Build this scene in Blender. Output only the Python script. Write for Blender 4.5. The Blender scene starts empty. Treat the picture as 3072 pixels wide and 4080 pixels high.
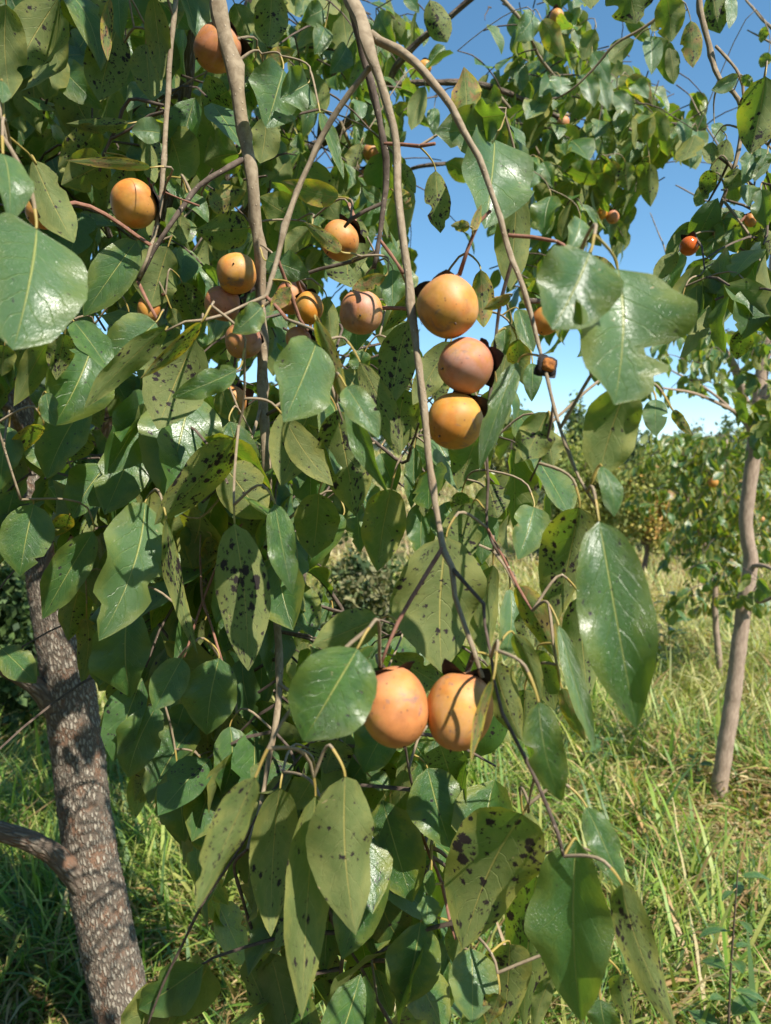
import bpy, math, random
import numpy as np
from mathutils import Vector, Matrix, noise as mn

# ------------------------------------------------------------------ camera, sky, sun, exposure
S = bpy.context.scene
COL = S.collection
R = math.radians
PITCH = R(2.0)
FPX, CX, CY = 2945.0, 1536.0, 2040.0
CAMZ = 1.5
cam_data = bpy.data.cameras.new('camera')
cam = bpy.data.objects.new('camera', cam_data)
COL.objects.link(cam)
cam.location = (0, 0, CAMZ)
cam.rotation_euler = (math.pi / 2 - PITCH, 0, 0)
cam_data.sensor_fit = 'VERTICAL'
cam_data.sensor_height = 36.0
cam_data.sensor_width = 36.0
cam_data.lens = 18.0 / (CY / FPX)
cam_data.clip_start = 0.02
cam_data.clip_end = 600
cam_data.dof.use_dof = True
cam_data.dof.focus_distance = 0.85
cam_data.dof.aperture_fstop = cam_data.lens / 3.0
S.camera = cam

SUN_AZ, SUN_EL = R(42), R(50)          # azimuth to the right of straight behind the camera
SDIR = Vector((math.sin(SUN_AZ) * math.cos(SUN_EL), -math.cos(SUN_AZ) * math.cos(SUN_EL), math.sin(SUN_EL)))
W = bpy.data.worlds.new('World')
S.world = W
W.use_nodes = True
nt = W.node_tree
nt.nodes.clear()
wo = nt.nodes.new('ShaderNodeOutputWorld')
bg = nt.nodes.new('ShaderNodeBackground')
sky = nt.nodes.new('ShaderNodeTexSky')
sky.sky_type = 'NISHITA'
sky.sun_disc = False
sky.sun_elevation = SUN_EL
sky.sun_rotation = math.atan2(SDIR.x, SDIR.y)
sky.altitude = 1200
sky.air_density = 1.0
sky.dust_density = 0.0
sky.ozone_density = 1.2
bg.inputs['Strength'].default_value = 0.09
hs = nt.nodes.new('ShaderNodeHueSaturation')
hs.inputs['Saturation'].default_value = 1.16
hs.inputs['Hue'].default_value = 0.487
hs.inputs['Value'].default_value = 1.36
nt.links.new(sky.outputs[0], hs.inputs['Color'])
nt.links.new(hs.outputs[0], bg.inputs[0])
nt.links.new(bg.outputs[0], wo.inputs[0])
sun_d = bpy.data.lights.new('sun', 'SUN')
sun_d.energy = 5.0
sun_d.angle = R(0.53)
sun_d.color = (1.0, 0.94, 0.84)
sun = bpy.data.objects.new('sun', sun_d)
COL.objects.link(sun)
sun.rotation_euler = SDIR.to_track_quat('Z', 'Y').to_euler()
S.view_settings.view_transform = 'Standard'
S.view_settings.look = 'None'
S.view_settings.exposure = 0.78
S.view_settings.gamma = 1.0
S.view_settings.use_curve_mapping = False
S.render.engine = 'CYCLES'
S.cycles.max_bounces = 8
S.cycles.transmission_bounces = 6
S.cycles.use_denoising = True

rng = random.Random(11)
nrg = np.random.default_rng(11)
FWD = Vector((0, math.cos(PITCH), -math.sin(PITCH)))
UPV = Vector((0, math.sin(PITCH), math.cos(PITCH)))
CAMP = Vector((0, 0, CAMZ))
K = 3072 / 1666.0


def P(sx, sy, d):
    """photo position (source pixels) seen at distance d -> a point of the place"""
    return CAMP + FWD * d + Vector((1, 0, 0)) * ((sx - CX) / FPX * d) + UPV * ((CY - sy) / FPX * d)


def Z(x, y, d):
    return P(x * K, y * K, d)


def proj(p):
    q = p - CAMP
    d = q.dot(FWD)
    if d < 1e-3:
        return None
    return (CX + q.x / d * FPX) / K, (CY - q.dot(UPV) / d * FPX) / K, d


# ------------------------------------------------------------------ node helpers
class NT:
    def __init__(s, name):
        s.m = bpy.data.materials.new(name)
        s.m.use_nodes = True
        s.t = s.m.node_tree
        s.t.nodes.clear()
        s.out = s.t.nodes.new('ShaderNodeOutputMaterial')

    def n(s, typ, **kw):
        nd = s.t.nodes.new(typ)
        for k, v in kw.items():
            setattr(nd, k, v)
        return nd

    def put(s, sock, v):
        if hasattr(v, 'is_output') or isinstance(v, bpy.types.NodeSocket):
            s.t.links.new(v, sock)
        elif v is not None:
            if isinstance(v, tuple) and len(v) == 3 and sock.type == 'RGBA':
                v = v + (1,)
            sock.default_value = v

    def math(s, op, a, b=None, c=None, clamp=False):
        nd = s.n('ShaderNodeMath', operation=op, use_clamp=clamp)
        s.put(nd.inputs[0], a)
        if b is not None:
            s.put(nd.inputs[1], b)
        if c is not None:
            s.put(nd.inputs[2], c)
        return nd.outputs[0]

    def ramp(s, v, a, b, lo=0.0, hi=1.0):
        nd = s.n('ShaderNodeMapRange', interpolation_type='SMOOTHSTEP')
        s.put(nd.inputs['Value'], v)
        s.put(nd.inputs['From Min'], a)
        s.put(nd.inputs['From Max'], b)
        s.put(nd.inputs['To Min'], lo)
        s.put(nd.inputs['To Max'], hi)
        return nd.outputs['Result']

    def mix(s, f, a, b, typ='MIX'):
        nd = s.n('ShaderNodeMix', data_type='RGBA', blend_type=typ)
        s.put(nd.inputs[0], f)
        s.put(nd.inputs[6], a)
        s.put(nd.inputs[7], b)
        return nd.outputs[2]

    def lerp(s, f, a, b):
        nd = s.n('ShaderNodeMix', data_type='FLOAT')
        s.put(nd.inputs[0], f)
        s.put(nd.inputs[2], a)
        s.put(nd.inputs[3], b)
        return nd.outputs[0]

    def noise(s, vec, scale, detail=3, rough=.55, dist=0.0):
        nd = s.n('ShaderNodeTexNoise')
        s.put(nd.inputs['Vector'], vec)
        nd.inputs['Scale'].default_value = scale
        nd.inputs['Detail'].default_value = detail
        nd.inputs['Roughness'].default_value = rough
        nd.inputs['Distortion'].default_value = dist
        return nd

    def voro(s, vec, scale, feature='F1', rnd=1.0):
        nd = s.n('ShaderNodeTexVoronoi', feature=feature)
        s.put(nd.inputs['Vector'], vec)
        nd.inputs['Scale'].default_value = scale
        nd.inputs['Randomness'].default_value = rnd
        return nd

    def bump(s, h, strength, dist):
        nd = s.n('ShaderNodeBump')
        s.put(nd.inputs['Height'], h)
        nd.inputs['Strength'].default_value = strength
        nd.inputs['Distance'].default_value = dist
        return nd.outputs[0]

    def pri(s, col, rough, normal=None, spec=.5, **kw):
        nd = s.n('ShaderNodeBsdfPrincipled')
        s.put(nd.inputs['Base Color'], col)
        s.put(nd.inputs['Roughness'], rough)
        s.put(nd.inputs['Specular IOR Level'], spec)
        if normal is not None:
            s.put(nd.inputs['Normal'], normal)
        for k, v in kw.items():
            s.put(nd.inputs[k.replace('_', ' ')], v)
        return nd.outputs[0]

    def done(s, sh):
        s.t.links.new(sh, s.out.inputs['Surface'])
        return s.m


def leaf_material(name, far=False):
    N = NT(name)
    uv = N.n('ShaderNodeUVMap').outputs[0]
    sp = N.n('ShaderNodeSeparateXYZ')
    N.put(sp.inputs[0], uv)
    t, vv = sp.outputs[0], sp.outputs[1]
    v = N.math('MULTIPLY', N.math('SUBTRACT', vv, .5), 2.0)
    av = N.math('ABSOLUTE', v)
    oi = N.n('ShaderNodeObjectInfo')
    geo = N.n('ShaderNodeNewGeometry')
    rnd = N.math('ADD', oi.outputs['Random'], geo.outputs['Random Per Island'])
    rfr = N.math('FRACT', N.math('MULTIPLY', rnd, 7.31))
    oc = N.n('ShaderNodeSeparateColor')
    N.put(oc.inputs[0], oi.outputs['Color'])
    yel, spt, wax = oc.outputs[0], oc.outputs[1], oc.outputs[2]
    # leaf-plane coordinates with a random origin for each leaf
    cb = N.n('ShaderNodeCombineXYZ')
    N.put(cb.inputs[0], N.math('MULTIPLY', t, 2.0))
    N.put(cb.inputs[1], vv)
    N.put(cb.inputs[2], N.math('MULTIPLY', rnd, 41.0))
    P_ = cb.outputs[0]
    back = geo.outputs['Backfacing']
    # veins
    rw = N.math('MULTIPLY_ADD', t, -.026, .037)
    rib = N.math('SUBTRACT', 1.0, N.ramp(N.math('DIVIDE', av, rw), .45, 1.15))
    ph = N.math('SUBTRACT', N.math('MULTIPLY', t, 7.0), N.math('MULTIPLY', N.math('POWER', av, 1.25), 2.3))
    ph = N.math('ADD', ph, N.math('MULTIPLY', N.math('SIGN', v), .27))
    nz = N.noise(P_, 5.0, 2)
    ph = N.math('ADD', ph, N.math('MULTIPLY', N.math('SUBTRACT', nz.outputs[0], .5), .55))
    fr = N.math('ABSOLUTE', N.math('SUBTRACT', N.math('FRACT', ph), .5))
    sec = N.ramp(fr, .455, .5)
    sec = N.math('MULTIPLY', sec, N.ramp(av, .97, .35))
    net = N.voro(P_, 44.0, 'DISTANCE_TO_EDGE').outputs['Distance']
    netl = N.ramp(net, .09, .0)
    big = N.noise(P_, 3.2, 4, .6).outputs[0]
    fine = N.noise(P_, 34.0, 3, .6).outputs[0]
    # colour of the two faces
    top = N.mix(N.ramp(big, .3, .72), (.021, .064, .014), (.048, .115, .018))
    top = N.mix(N.math('MULTIPLY', rfr, .55), top, (.026, .070, .020))
    top = N.mix(N.math('MULTIPLY', wax, .55), top, (.095, .160, .070))
    und = N.mix(N.ramp(big, .3, .7), (.095, .130, .040), (.150, .172, .060))
    und = N.mix(N.math('MULTIPLY', rfr, .4), und, (.125, .125, .050))
    top = N.mix(N.math('MULTIPLY', rib, .8), top, (.30, .31, .085))
    top = N.mix(N.math('MULTIPLY', sec, .42), top, (.15, .21, .05))
    top = N.mix(N.math('MULTIPLY', netl, .22), top, (.012, .034, .008))
    und = N.mix(N.math('MULTIPLY', rib, .8), und, (.34, .29, .085))
    und = N.mix(N.math('MULTIPLY', sec, .5), und, (.24, .25, .10))
    und = N.mix(N.math('MULTIPLY', netl, .2), und, (.08, .10, .03))
    col = N.mix(back, top, und)
    # yellowing and browning from the margin inwards
    ey = N.math('ADD', N.math('MULTIPLY', av, .45), N.math('MULTIPLY', big, .75))
    ey = N.math('MULTIPLY', N.ramp(ey, .52, .85), N.math('MULTIPLY', yel, 1.0, clamp=True))
    col = N.mix(ey, col, (.26, .22, .03))
    br = N.math('MULTIPLY', N.ramp(N.noise(P_, 2.3, 5, .65, .6).outputs[0], .48, .6), N.ramp(yel, .55, 1.0))
    col = N.mix(br, col, (.23, .12, .055))
    # black leaf spots, ragged, of many sizes
    wob = N.noise(P_, 22.0, 5, .8)
    va = N.n('ShaderNodeVectorMath', operation='MULTIPLY_ADD')
    N.put(va.inputs[0], wob.outputs['Color'])
    va.inputs[1].default_value = (.17, .17, 0)
    N.put(va.inputs[2], P_)
    clus = N.ramp(N.noise(P_, 2.1, 2).outputs[0], .38, .62)
    spots = None
    for sc, thr, in ((8.0, .31), (19.0, .27)):
        vo = N.voro(va.outputs[0], sc)
        sc3 = N.n('ShaderNodeSeparateColor')
        N.put(sc3.inputs[0], vo.outputs['Color'])
        r_ = N.math('MULTIPLY', N.math('POWER', sc3.outputs[0], 2.2), thr)
        r_ = N.math('MULTIPLY', r_, N.math('MULTIPLY', spt, N.math('MULTIPLY_ADD', clus, 1.15, .35)))
        dd = N.math('SUBTRACT', vo.outputs['Distance'], r_)
        sp_ = N.math('MULTIPLY', N.ramp(dd, .065, -.025), N.ramp(r_, .03, .07))
        spots = sp_ if spots is None else N.math('MAXIMUM', spots, sp_)
    halo = N.ramp(spots, .02, .5)
    col = N.mix(N.math('MULTIPLY', halo, .55), col, (.085, .05, .035))
    col = N.mix(N.math('MULTIPLY', N.ramp(spots, .25, .8), .94), col, (.016, .011, .014))
    # a few bleached scars
    scar = N.ramp(N.noise(P_, 6.3, 3, .5, 1.5).outputs[0], .735, .76)
    col = N.mix(N.math('MULTIPLY', scar, .8), col, (.42, .30, .17))
    rough = N.lerp(back, N.math('MULTIPLY_ADD', fine, .26, .22), .62)
    hgt = N.math('ADD', N.math('MULTIPLY', rib, -1.2), N.math('MULTIPLY', sec, -.7))
    hgt = N.math('MULTIPLY', hgt, N.lerp(back, 1.0, -1.0))
    hgt = N.math('ADD', hgt, N.math('ADD', N.math('MULTIPLY', big, 1.4), N.math('MULTIPLY', netl, -.16)))
    hgt = N.math('ADD', hgt, N.math('MULTIPLY', fine, .10))
    nor = N.bump(hgt, .55, .0016)
    pr = N.pri(col, rough, nor, N.lerp(back, .5, .22))
    tr = N.n('ShaderNodeBsdfTranslucent')
    tcol = N.mix(N.math('MULTIPLY', rib, .4), (.085, .145, .008), (.12, .10, .02))
    tcol = N.mix(ey, tcol, (.27, .22, .010))
    tcol = N.mix(spots, tcol, (.012, .008, .004))
    N.put(tr.inputs['Color'], tcol)
    N.put(tr.inputs['Normal'], nor)
    ms = N.n('ShaderNodeAddShader')
    N.t.links.new(pr, ms.inputs[0])
    N.t.links.new(tr.outputs[0], ms.inputs[1])
    return N.done(ms.outputs[0])


def bark_material(name, a, b, c, sc, vert=True, lent=False, bd=.002, big=False):
    N = NT(name)
    tc = N.n('ShaderNodeUVMap').outputs[0]         # u round the stem, v along it, in metres
    mp = N.n('ShaderNodeMapping')
    N.put(mp.inputs[0], tc)
    mp.inputs['Scale'].default_value = (1, .40 if vert else 1.0, 1)
    P_ = mp.outputs[0]
    n1 = N.noise(P_, sc, 5, .65, .4).outputs[0]
    n2 = N.noise(tc, sc * .17, 4, .6).outputs[0]
    col = N.mix(N.ramp(n1, .3, .7), a, b)
    col = N.mix(N.ramp(n2, .52, .72), col, c)
    h = n1
    if big:
        wob = N.noise(tc, sc * .9, 3, .6)
        va = N.n('ShaderNodeVectorMath', operation='MULTIPLY_ADD')
        N.put(va.inputs[0], wob.outputs['Color'])
        va.inputs[1].default_value = (.011, .011, 0)
        N.put(va.inputs[2], P_)
        vo = N.voro(va.outputs[0], sc, 'DISTANCE_TO_EDGE').outputs['Distance']
        cr = N.ramp(vo, .26, .03)
        col = N.mix(N.math('MULTIPLY', cr, .85), col, (.095, .068, .050))
        rd = N.math('MULTIPLY', cr, N.ramp(n2, .5, .62))
        col = N.mix(N.math('MULTIPLY', rd, .38), col, (.26, .11, .05))
        gl = N.ramp(N.noise(tc, sc * .6, 4, .7).outputs[0], .54, .66)
        col = N.mix(N.math('MULTIPLY', N.math('SUBTRACT', 1.0, cr), N.math('MULTIPLY', gl, .18)), col, (.40, .40, .34))
        h = N.math('ADD', N.math('MULTIPLY', n1, .4), N.math('MULTIPLY', cr, -1.3))
    if lent:
        vo = N.voro(tc, 150.0)
        le = N.ramp(vo.outputs['Distance'], .22, .12)
        sc3 = N.n('ShaderNodeSeparateColor')
        N.put(sc3.inputs[0], vo.outputs['Color'])
        le = N.math('MULTIPLY', le, N.ramp(sc3.outputs[0], .45, .5))
        col = N.mix(N.math('MULTIPLY', le, .65), col, (.46, .38, .28))
        h = N.math('ADD', h, N.math('MULTIPLY', le, .9))
    return N.done(N.pri(col, .82, N.bump(h, .9, bd), .25))


def plain_material(name, a, b, scale=60, rough=.7, bumpd=.0006, spec=.3):
    N = NT(name)
    tc = N.n('ShaderNodeTexCoord').outputs['Object']
    n1 = N.noise(tc, scale, 4, .6).outputs[0]
    return N.done(N.pri(N.mix(N.ramp(n1, .3, .7), a, b), rough, N.bump(n1, .6, bumpd), spec))


def fruit_material():
    N = NT('persimmon_skin')
    tc = N.n('ShaderNodeTexCoord').outputs['Object']
    oi = N.n('ShaderNodeObjectInfo')
    oc = N.n('ShaderNodeSeparateColor')
    N.put(oc.inputs[0], oi.outputs['Color'])
    bloom, dark, gloss = oc.outputs[0], oc.outputs[1], oc.outputs[2]
    va = N.n('ShaderNodeVectorMath', operation='ADD')
    N.put(va.inputs[0], tc)
    cb = N.n('ShaderNodeCombineXYZ')
    N.put(cb.inputs[0], N.math('MULTIPLY', oi.outputs['Random'], 9.0))
    N.put(va.inputs[1], cb.outputs[0])
    P_ = va.outputs[0]
    n1 = N.noise(P_, 34, 3, .55, .3).outputs[0]
    n2 = N.noise(P_, 75, 4, .6).outputs[0]
    n3 = N.noise(P_, 420, 3, .6).outputs[0]
    col = N.mix(N.ramp(n1, .46, .60), (.57, .285, .040), (.59, .225, .012))
    bl = N.math('MULTIPLY', N.ramp(N.math('ADD', N.math('MULTIPLY', n1, .6), N.math('MULTIPLY', n2, .4)), .36, .56), bloom)
    col = N.mix(N.math('MULTIPLY', bl, .9), col, (.47, .185, .115))
    fv = N.n('ShaderNodeSeparateXYZ')
    N.put(fv.inputs[0], N.n('ShaderNodeUVMap').outputs[0])
    sh = N.math('MULTIPLY', N.ramp(N.math('ADD', fv.outputs[1], N.math('MULTIPLY', n1, .25)), .62, .22), N.math('MULTIPLY_ADD', bloom, .75, .1), clamp=True)
    col = N.mix(sh, col, (.37, .115, .095))
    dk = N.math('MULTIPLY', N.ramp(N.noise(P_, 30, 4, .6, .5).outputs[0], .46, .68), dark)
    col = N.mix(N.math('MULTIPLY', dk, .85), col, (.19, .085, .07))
    col = N.mix(.75, col, N.mix(N.ramp(n2, .3, .7), (.78, .74, .70), (1.16, 1.16, 1.1)), 'MULTIPLY')
    vo = N.voro(P_, 210)
    sc3 = N.n('ShaderNodeSeparateColor')
    N.put(sc3.inputs[0], vo.outputs['Color'])
    fk = N.math('MULTIPLY', N.ramp(vo.outputs['Distance'], .26, .12), N.ramp(sc3.outputs[0], .72, .8))
    col = N.mix(N.math('MULTIPLY', fk, .55), col, (.12, .05, .03))
    wx = N.math('MULTIPLY', N.ramp(N.noise(P_, 22, 5, .7, .8).outputs[0], .45, .7), N.math('MULTIPLY_ADD', bloom, .42, .10))
    col = N.mix(wx, col, (.50, .34, .29))
    st = N.ramp(N.noise(P_, 48, 4, .65, .4).outputs[0], .60, .70)
    col = N.mix(N.math('MULTIPLY', st, .6), col, (.13, .10, .115))
    col = N.mix(N.math('MULTIPLY', N.ramp(gloss, .5, 1.0), .85), col, (.52, .085, .012))
    rough = N.math('SUBTRACT', .58, N.math('MULTIPLY', gloss, .36))
    h = N.math('ADD', N.math('MULTIPLY', n3, .35), N.math('MULTIPLY', n2, .3))
    return N.done(N.pri(col, rough, N.bump(h, .35, .0006), .42, Subsurface_Weight=.12,
                        Subsurface_Radius=(.006, .003, .001), Subsurface_Scale=1.0))


def attr_material(name, rough=.55, trans=.35, spec=.3):
    """plant matter whose own colour is stored per blade or leaf"""
    N = NT(name)
    a = N.n('ShaderNodeVertexColor', layer_name='tint').outputs[0]
    tc = N.n('ShaderNodeTexCoord').outputs['Object']
    n1 = N.noise(tc, 55, 3).outputs[0]
    col = N.mix(.6, a, N.mix(n1, (.62, .62, .62), (1.35, 1.35, 1.35)), 'MULTIPLY')
    pr = N.pri(col, rough, None, spec)
    tr = N.n('ShaderNodeBsdfTranslucent')
    N.put(tr.inputs['Color'], N.mix(1.0, col, (1.15, 1.25, .5), 'MULTIPLY'))
    mx = N.n('ShaderNodeMixShader')
    mx.inputs[0].default_value = trans
    N.t.links.new(pr, mx.inputs[1])
    N.t.links.new(tr.outputs[0], mx.inputs[2])
    return N.done(mx.outputs[0])


M_LEAF = leaf_material('persimmon_leaf')
M_BARK = bark_material('trunk_bark', (.235, .195, .145), (.36, .32, .255), (.31, .245, .18), 112, True, False, .005, True)
M_LIMB = bark_material('limb_bark', (.13, .100, .075), (.25, .205, .155), (.20, .165, .13), 60, True, False, .003, True)
M_SAPL = bark_material('sapling_bark', (.25, .18, .13), (.40, .30, .22), (.32, .23, .165), 70, True, False, .002)
M_TWIG = bark_material('twig_bark', (.205, .152, .095), (.34, .268, .18), (.27, .19, .12), 90, False, True, .0007)
M_RED = bark_material('young_twig_bark', (.19, .085, .055), (.30, .15, .10), (.24, .12, .085), 120, False, True, .0005)
M_DARKT = bark_material('old_twig_bark', (.070, .050, .038), (.15, .112, .085), (.10, .074, .056), 100, False, True, .0006)
M_PET = plain_material('leaf_stalk', (.30, .24, .055), (.36, .25, .075), 90, .5)
M_CALYX = plain_material('calyx_black', (.012, .010, .010), (.040, .028, .022), 160, .75, .0012)
M_PULP = plain_material('dried_pulp', (.42, .15, .025), (.20, .07, .02), 260, .8, .003)
M_TIP = plain_material('fruit_tip', (.03, .02, .015), (.09, .05, .03), 200, .8)
M_FRUIT = fruit_material()
M_GRASS = attr_material('grass_blades', .45, .38, .35)
M_FARLEAF = attr_material('far_foliage', .55, .3, .3)

# ------------------------------------------------------------------ building helpers
def mesh_np(name, V, F4=None, F3=None, uv=None, tint=None, smooth=True, mats=(), midx=None):
    """mesh from arrays: V (n,3), quads (m,4) and triangles (k,3), uv per vertex, tint per vertex"""
    me = bpy.data.meshes.new(name)
    V = np.asarray(V, np.float32)
    F4 = np.zeros((0, 4), np.int32) if F4 is None else np.asarray(F4, np.int32)
    F3 = np.zeros((0, 3), np.int32) if F3 is None else np.asarray(F3, np.int32)
    loops = np.concatenate([F4.ravel(), F3.ravel()])
    tot = np.concatenate([np.full(len(F4), 4), np.full(len(F3), 3)]).astype(np.int32)
    me.vertices.add(len(V))
    me.vertices.foreach_set('co', V.ravel())
    me.loops.add(len(loops))
    me.loops.foreach_set('vertex_index', loops)
    me.polygons.add(len(tot))
    st = np.zeros(len(tot), np.int32)
    st[1:] = np.cumsum(tot)[:-1]
    me.polygons.foreach_set('loop_start', st)
    if smooth:
        me.polygons.foreach_set('use_smooth', np.ones(len(tot), bool))
    if midx is not None:
        me.polygons.foreach_set('material_index', np.asarray(midx, np.int32))
    if uv is not None:
        l = me.uv_layers.new(name='UVMap')
        l.data.foreach_set('uv', np.asarray(uv, np.float32)[loops].ravel())
    if tint is not None:
        c = np.ones((len(V), 4), np.float32)
        c[:, :3] = tint
        a = me.color_attributes.new('tint', 'FLOAT_COLOR', 'POINT')
        a.data.foreach_set('color', c.ravel())
    for m in mats:
        me.materials.append(m)
    me.update(calc_edges=True)
    me.validate()
    return me


def put(name, me, parent=None, loc=(0, 0, 0)):
    o = bpy.data.objects.new(name, me)
    COL.objects.link(o)
    loc = Vector(loc)
    if parent is not None:
        o.parent = parent
        loc = loc - world_loc(parent)
    o.location = loc
    return o


def world_loc(o):
    l = Vector(o.location)
    while o.parent is not None:
        o = o.parent
        l += o.location
    return l


def tag(o, label, cat, group=None):
    o['label'] = label
    o['category'] = cat
    if group:
        o['group'] = group
    return o


def thing(name, label, cat, loc, group=None):
    o = bpy.data.objects.new(name, None)
    o.empty_display_size = .05
    COL.objects.link(o)
    o.location = loc
    return tag(o, label, cat, group)


def kind(o, k):
    o['kind'] = k
    return o


def spline(pts, rad, step):
    """Catmull-Rom through the points, resampled about every `step` metres"""
    n = len(pts)
    op, orad = [], []
    for i in range(n - 1):
        p0 = pts[i - 1] if i else pts[0] * 2 - pts[1]
        p1, p2 = pts[i], pts[i + 1]
        p3 = pts[i + 2] if i + 2 < n else p2 * 2 - p1
        k = max(1, int((p2 - p1).length / step))
        for j in range(k):
            t = j / k
            op.append(.5 * ((2 * p1) + (p2 - p0) * t + (2 * p0 - 5 * p1 + 4 * p2 - p3) * t * t + (3 * p1 - p0 - 3 * p2 + p3) * t ** 3))
            orad.append(rad[i] * (1 - t) + rad[i + 1] * t)
    op.append(pts[-1])
    orad.append(rad[-1])
    return op, orad


def tube_arrays(pts, rad, seg=8, rough=0.0, freq=60.0, origin=None, cap=True, ridge=None, buds=None):
    o = origin or Vector((0, 0, 0))
    n = len(pts)
    V, uv = [], []
    T0 = (pts[1] - pts[0]).normalized()
    a = T0.orthogonal().normalized()
    L = 0.0
    for i in range(n):
        T = (pts[min(i + 1, n - 1)] - pts[max(i - 1, 0)])
        T = T.normalized() if T.length > 1e-9 else T0
        a = (a - T * a.dot(T))
        a = a.normalized() if a.length > 1e-6 else T.orthogonal().normalized()
        b = T.cross(a)
        if i:
            L += (pts[i] - pts[i - 1]).length
        for k in range(seg + 1):
            th = 2 * math.pi * (k % seg) / seg
            dr = a * math.cos(th) + b * math.sin(th)
            r = rad[i]
            if buds:
                for (bi, bt, ba) in buds.get(i, ()):
                    r += rad[i] * ba * max(0, math.cos(th - bt)) ** 5
            if rough:
                q = (pts[i] + dr * rad[i]) * freq
                r += rough * mn.noise(q)
            if ridge:
                q = Vector((th * ridge[2], L * ridge[1], .0))
                q2 = Vector((math.cos(th) * ridge[2], math.sin(th) * ridge[2], L * ridge[1]))
                q2 += Vector((mn.noise(q2 * 1.7), mn.noise(q2 * 1.7 + Vector((9, 0, 0))), mn.noise(q2 * 1.7 + Vector((0, 9, 0))))) * .35
                d_ = mn.voronoi(q2)[0]
                r += ridge[0] * (min((d_[1] - d_[0]) * 2.2, 1.0) - .6)
            V.append(pts[i] + dr * r - o)
            uv.append((k / seg * 2 * math.pi * max(rad[0], rad[i] * .999), L))
    F = []
    w = seg + 1
    for i in range(n - 1):
        for k in range(seg):
            F.append((i * w + k, i * w + k + 1, (i + 1) * w + k + 1, (i + 1) * w + k))
    F3 = []
    if cap:
        V.append(pts[-1] - o)
        uv.append((0, L))
        c = len(V) - 1
        for k in range(seg):
            F3.append(((n - 1) * w + k, (n - 1) * w + k + 1, c))
    return [tuple(v) for v in V], uv, F, F3


def tube(name, pts, rad, mat, parent, seg=8, step=.02, rough=0.0, freq=60.0, loc=None, ridge=None, knots=0.0):
    pts = [Vector(p) for p in pts]
    if not isinstance(rad, (list, tuple)):
        rad = [rad] * len(pts)
    sp, sr = spline(pts, rad, step)
    if knots:
        zig = 1
        zo = Vector((rng.uniform(-1, 1), rng.uniform(-1, 1), 0)).normalized()
        base_p = [p.copy() for p in sp]
        nxt = rng.uniform(.01, .05)
        L = 0
        for i in range(1, len(sp)):
            L += (sp[i] - sp[i - 1]).length
            if L > nxt:
                sr[i] *= 1.0 + knots
                zig = -zig
                if 3 < i < len(sp) - 4:
                    for q_, wq in ((-3, .25), (-2, .5), (-1, .8), (0, 1), (1, .75), (2, .45), (3, .2)):
                        sp[i + q_] = sp[i + q_] + zo * (zig * wq * .28 * sr[i])
                nxt = L + rng.uniform(.025, .06)
    loc = Vector(loc) if loc is not None else sp[0]
    bd = None
    if knots and seg >= 12:
        bd = {}
        i = 4
        while i < len(sp) - 4:
            bt, ba = rng.uniform(0, 6.28), rng.uniform(.4, 1.0)
            for dq, f_ in ((-1, .45), (0, 1.0), (1, .3)):
                bd.setdefault(i + dq, []).append((i, bt, ba * f_))
            i += rng.randint(3, 7)
    V, uv, F, F3 = tube_arrays(sp, sr, seg, rough, freq, loc, True, ridge, bd)
    me = mesh_np(name, V, F, F3, uv=uv, mats=[mat])
    o = put(name, me, parent, loc)
    o['_n'] = 0
    del o['_n']
    return o, sp, sr


# ------------------------------------------------------------------ leaf shape
def outline(t, r, tipk):
    """half width of the blade at t (0 base .. 1 tip), 1 at the widest"""
    w = (math.sin(math.pi * min(1, t) ** .84) ** (.46 if tipk < 0 else .64)) if 0 < t < 1 else 0
    if t > .72 and tipk > 0:
        q = (t - .72) / .28
        w *= 1 - tipk * q * q * (1.6 - q * .6) * .55
    return w


def leaf_arrays(L, Wd, r, rows=22, cols=8, fold=.22, bend=.10, wave=.05, curl=0.0, notch=(), tipk=.9, sway=0.0, twist=0.0):
    """blade along +X, width along Y, upper face +Z, base at the origin; ends stay on the X axis"""
    ph1, ph2 = r.uniform(0, 6.28), r.uniform(0, 6.28)
    f1, f2 = r.uniform(5, 9), r.uniform(5, 9)
    sk = [[r.uniform(-1, 1) for _ in range(6)] for _ in range(2)]
    V, uv = [], []
    for i in range(rows + 1):
        t = i / rows
        t = t + .035 * math.sin(2 * math.pi * t)      # closer rows towards both ends
        for j in range(cols + 1):
            v = -1 + 2 * j / cols
            side = 0 if v < 0 else 1
            w = outline(t, r, tipk)
            irr = sum(sk[side][k] * math.sin((k + 2) * 2.1 * t + k) for k in range(6)) * .018 + math.sin(t * 47 + sk[side][0] * 9) * .010
            w *= 1 + irr * 1.2
            for (sd, t0, wd, dp) in notch:
                if sd == side:
                    w *= 1 - dp * math.exp(-((t - t0) / wd) ** 4)
            y = v * w * Wd
            av = abs(v) * w
            z = fold * abs(y)
            z += curl * Wd * av * av
            z += wave * Wd * (av ** 2) * math.sin((f1 if side else f2) * t * 1.6 + (ph1 if side else ph2))
            z += bend * L * 4 * t * (1 - t)
            y += sway * L * math.sin(math.pi * t)
            x = L * t
            if twist:
                a = twist * (t - .35)
                zz = z - bend * L * 4 * t * (1 - t)
                yy = y - sway * L * math.sin(math.pi * t)
                y = yy * math.cos(a) - zz * math.sin(a) + sway * L * math.sin(math.pi * t)
                z = yy * math.sin(a) + zz * math.cos(a) + bend * L * 4 * t * (1 - t)
            V.append((x, y, z))
            uv.append((t, v * .5 + .5))
    F = []
    w_ = cols + 1
    for i in range(rows):
        for j in range(cols):
            F.append((i * w_ + j, (i + 1) * w_ + j, (i + 1) * w_ + j + 1, i * w_ + j + 1))
    return V, uv, F


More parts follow.
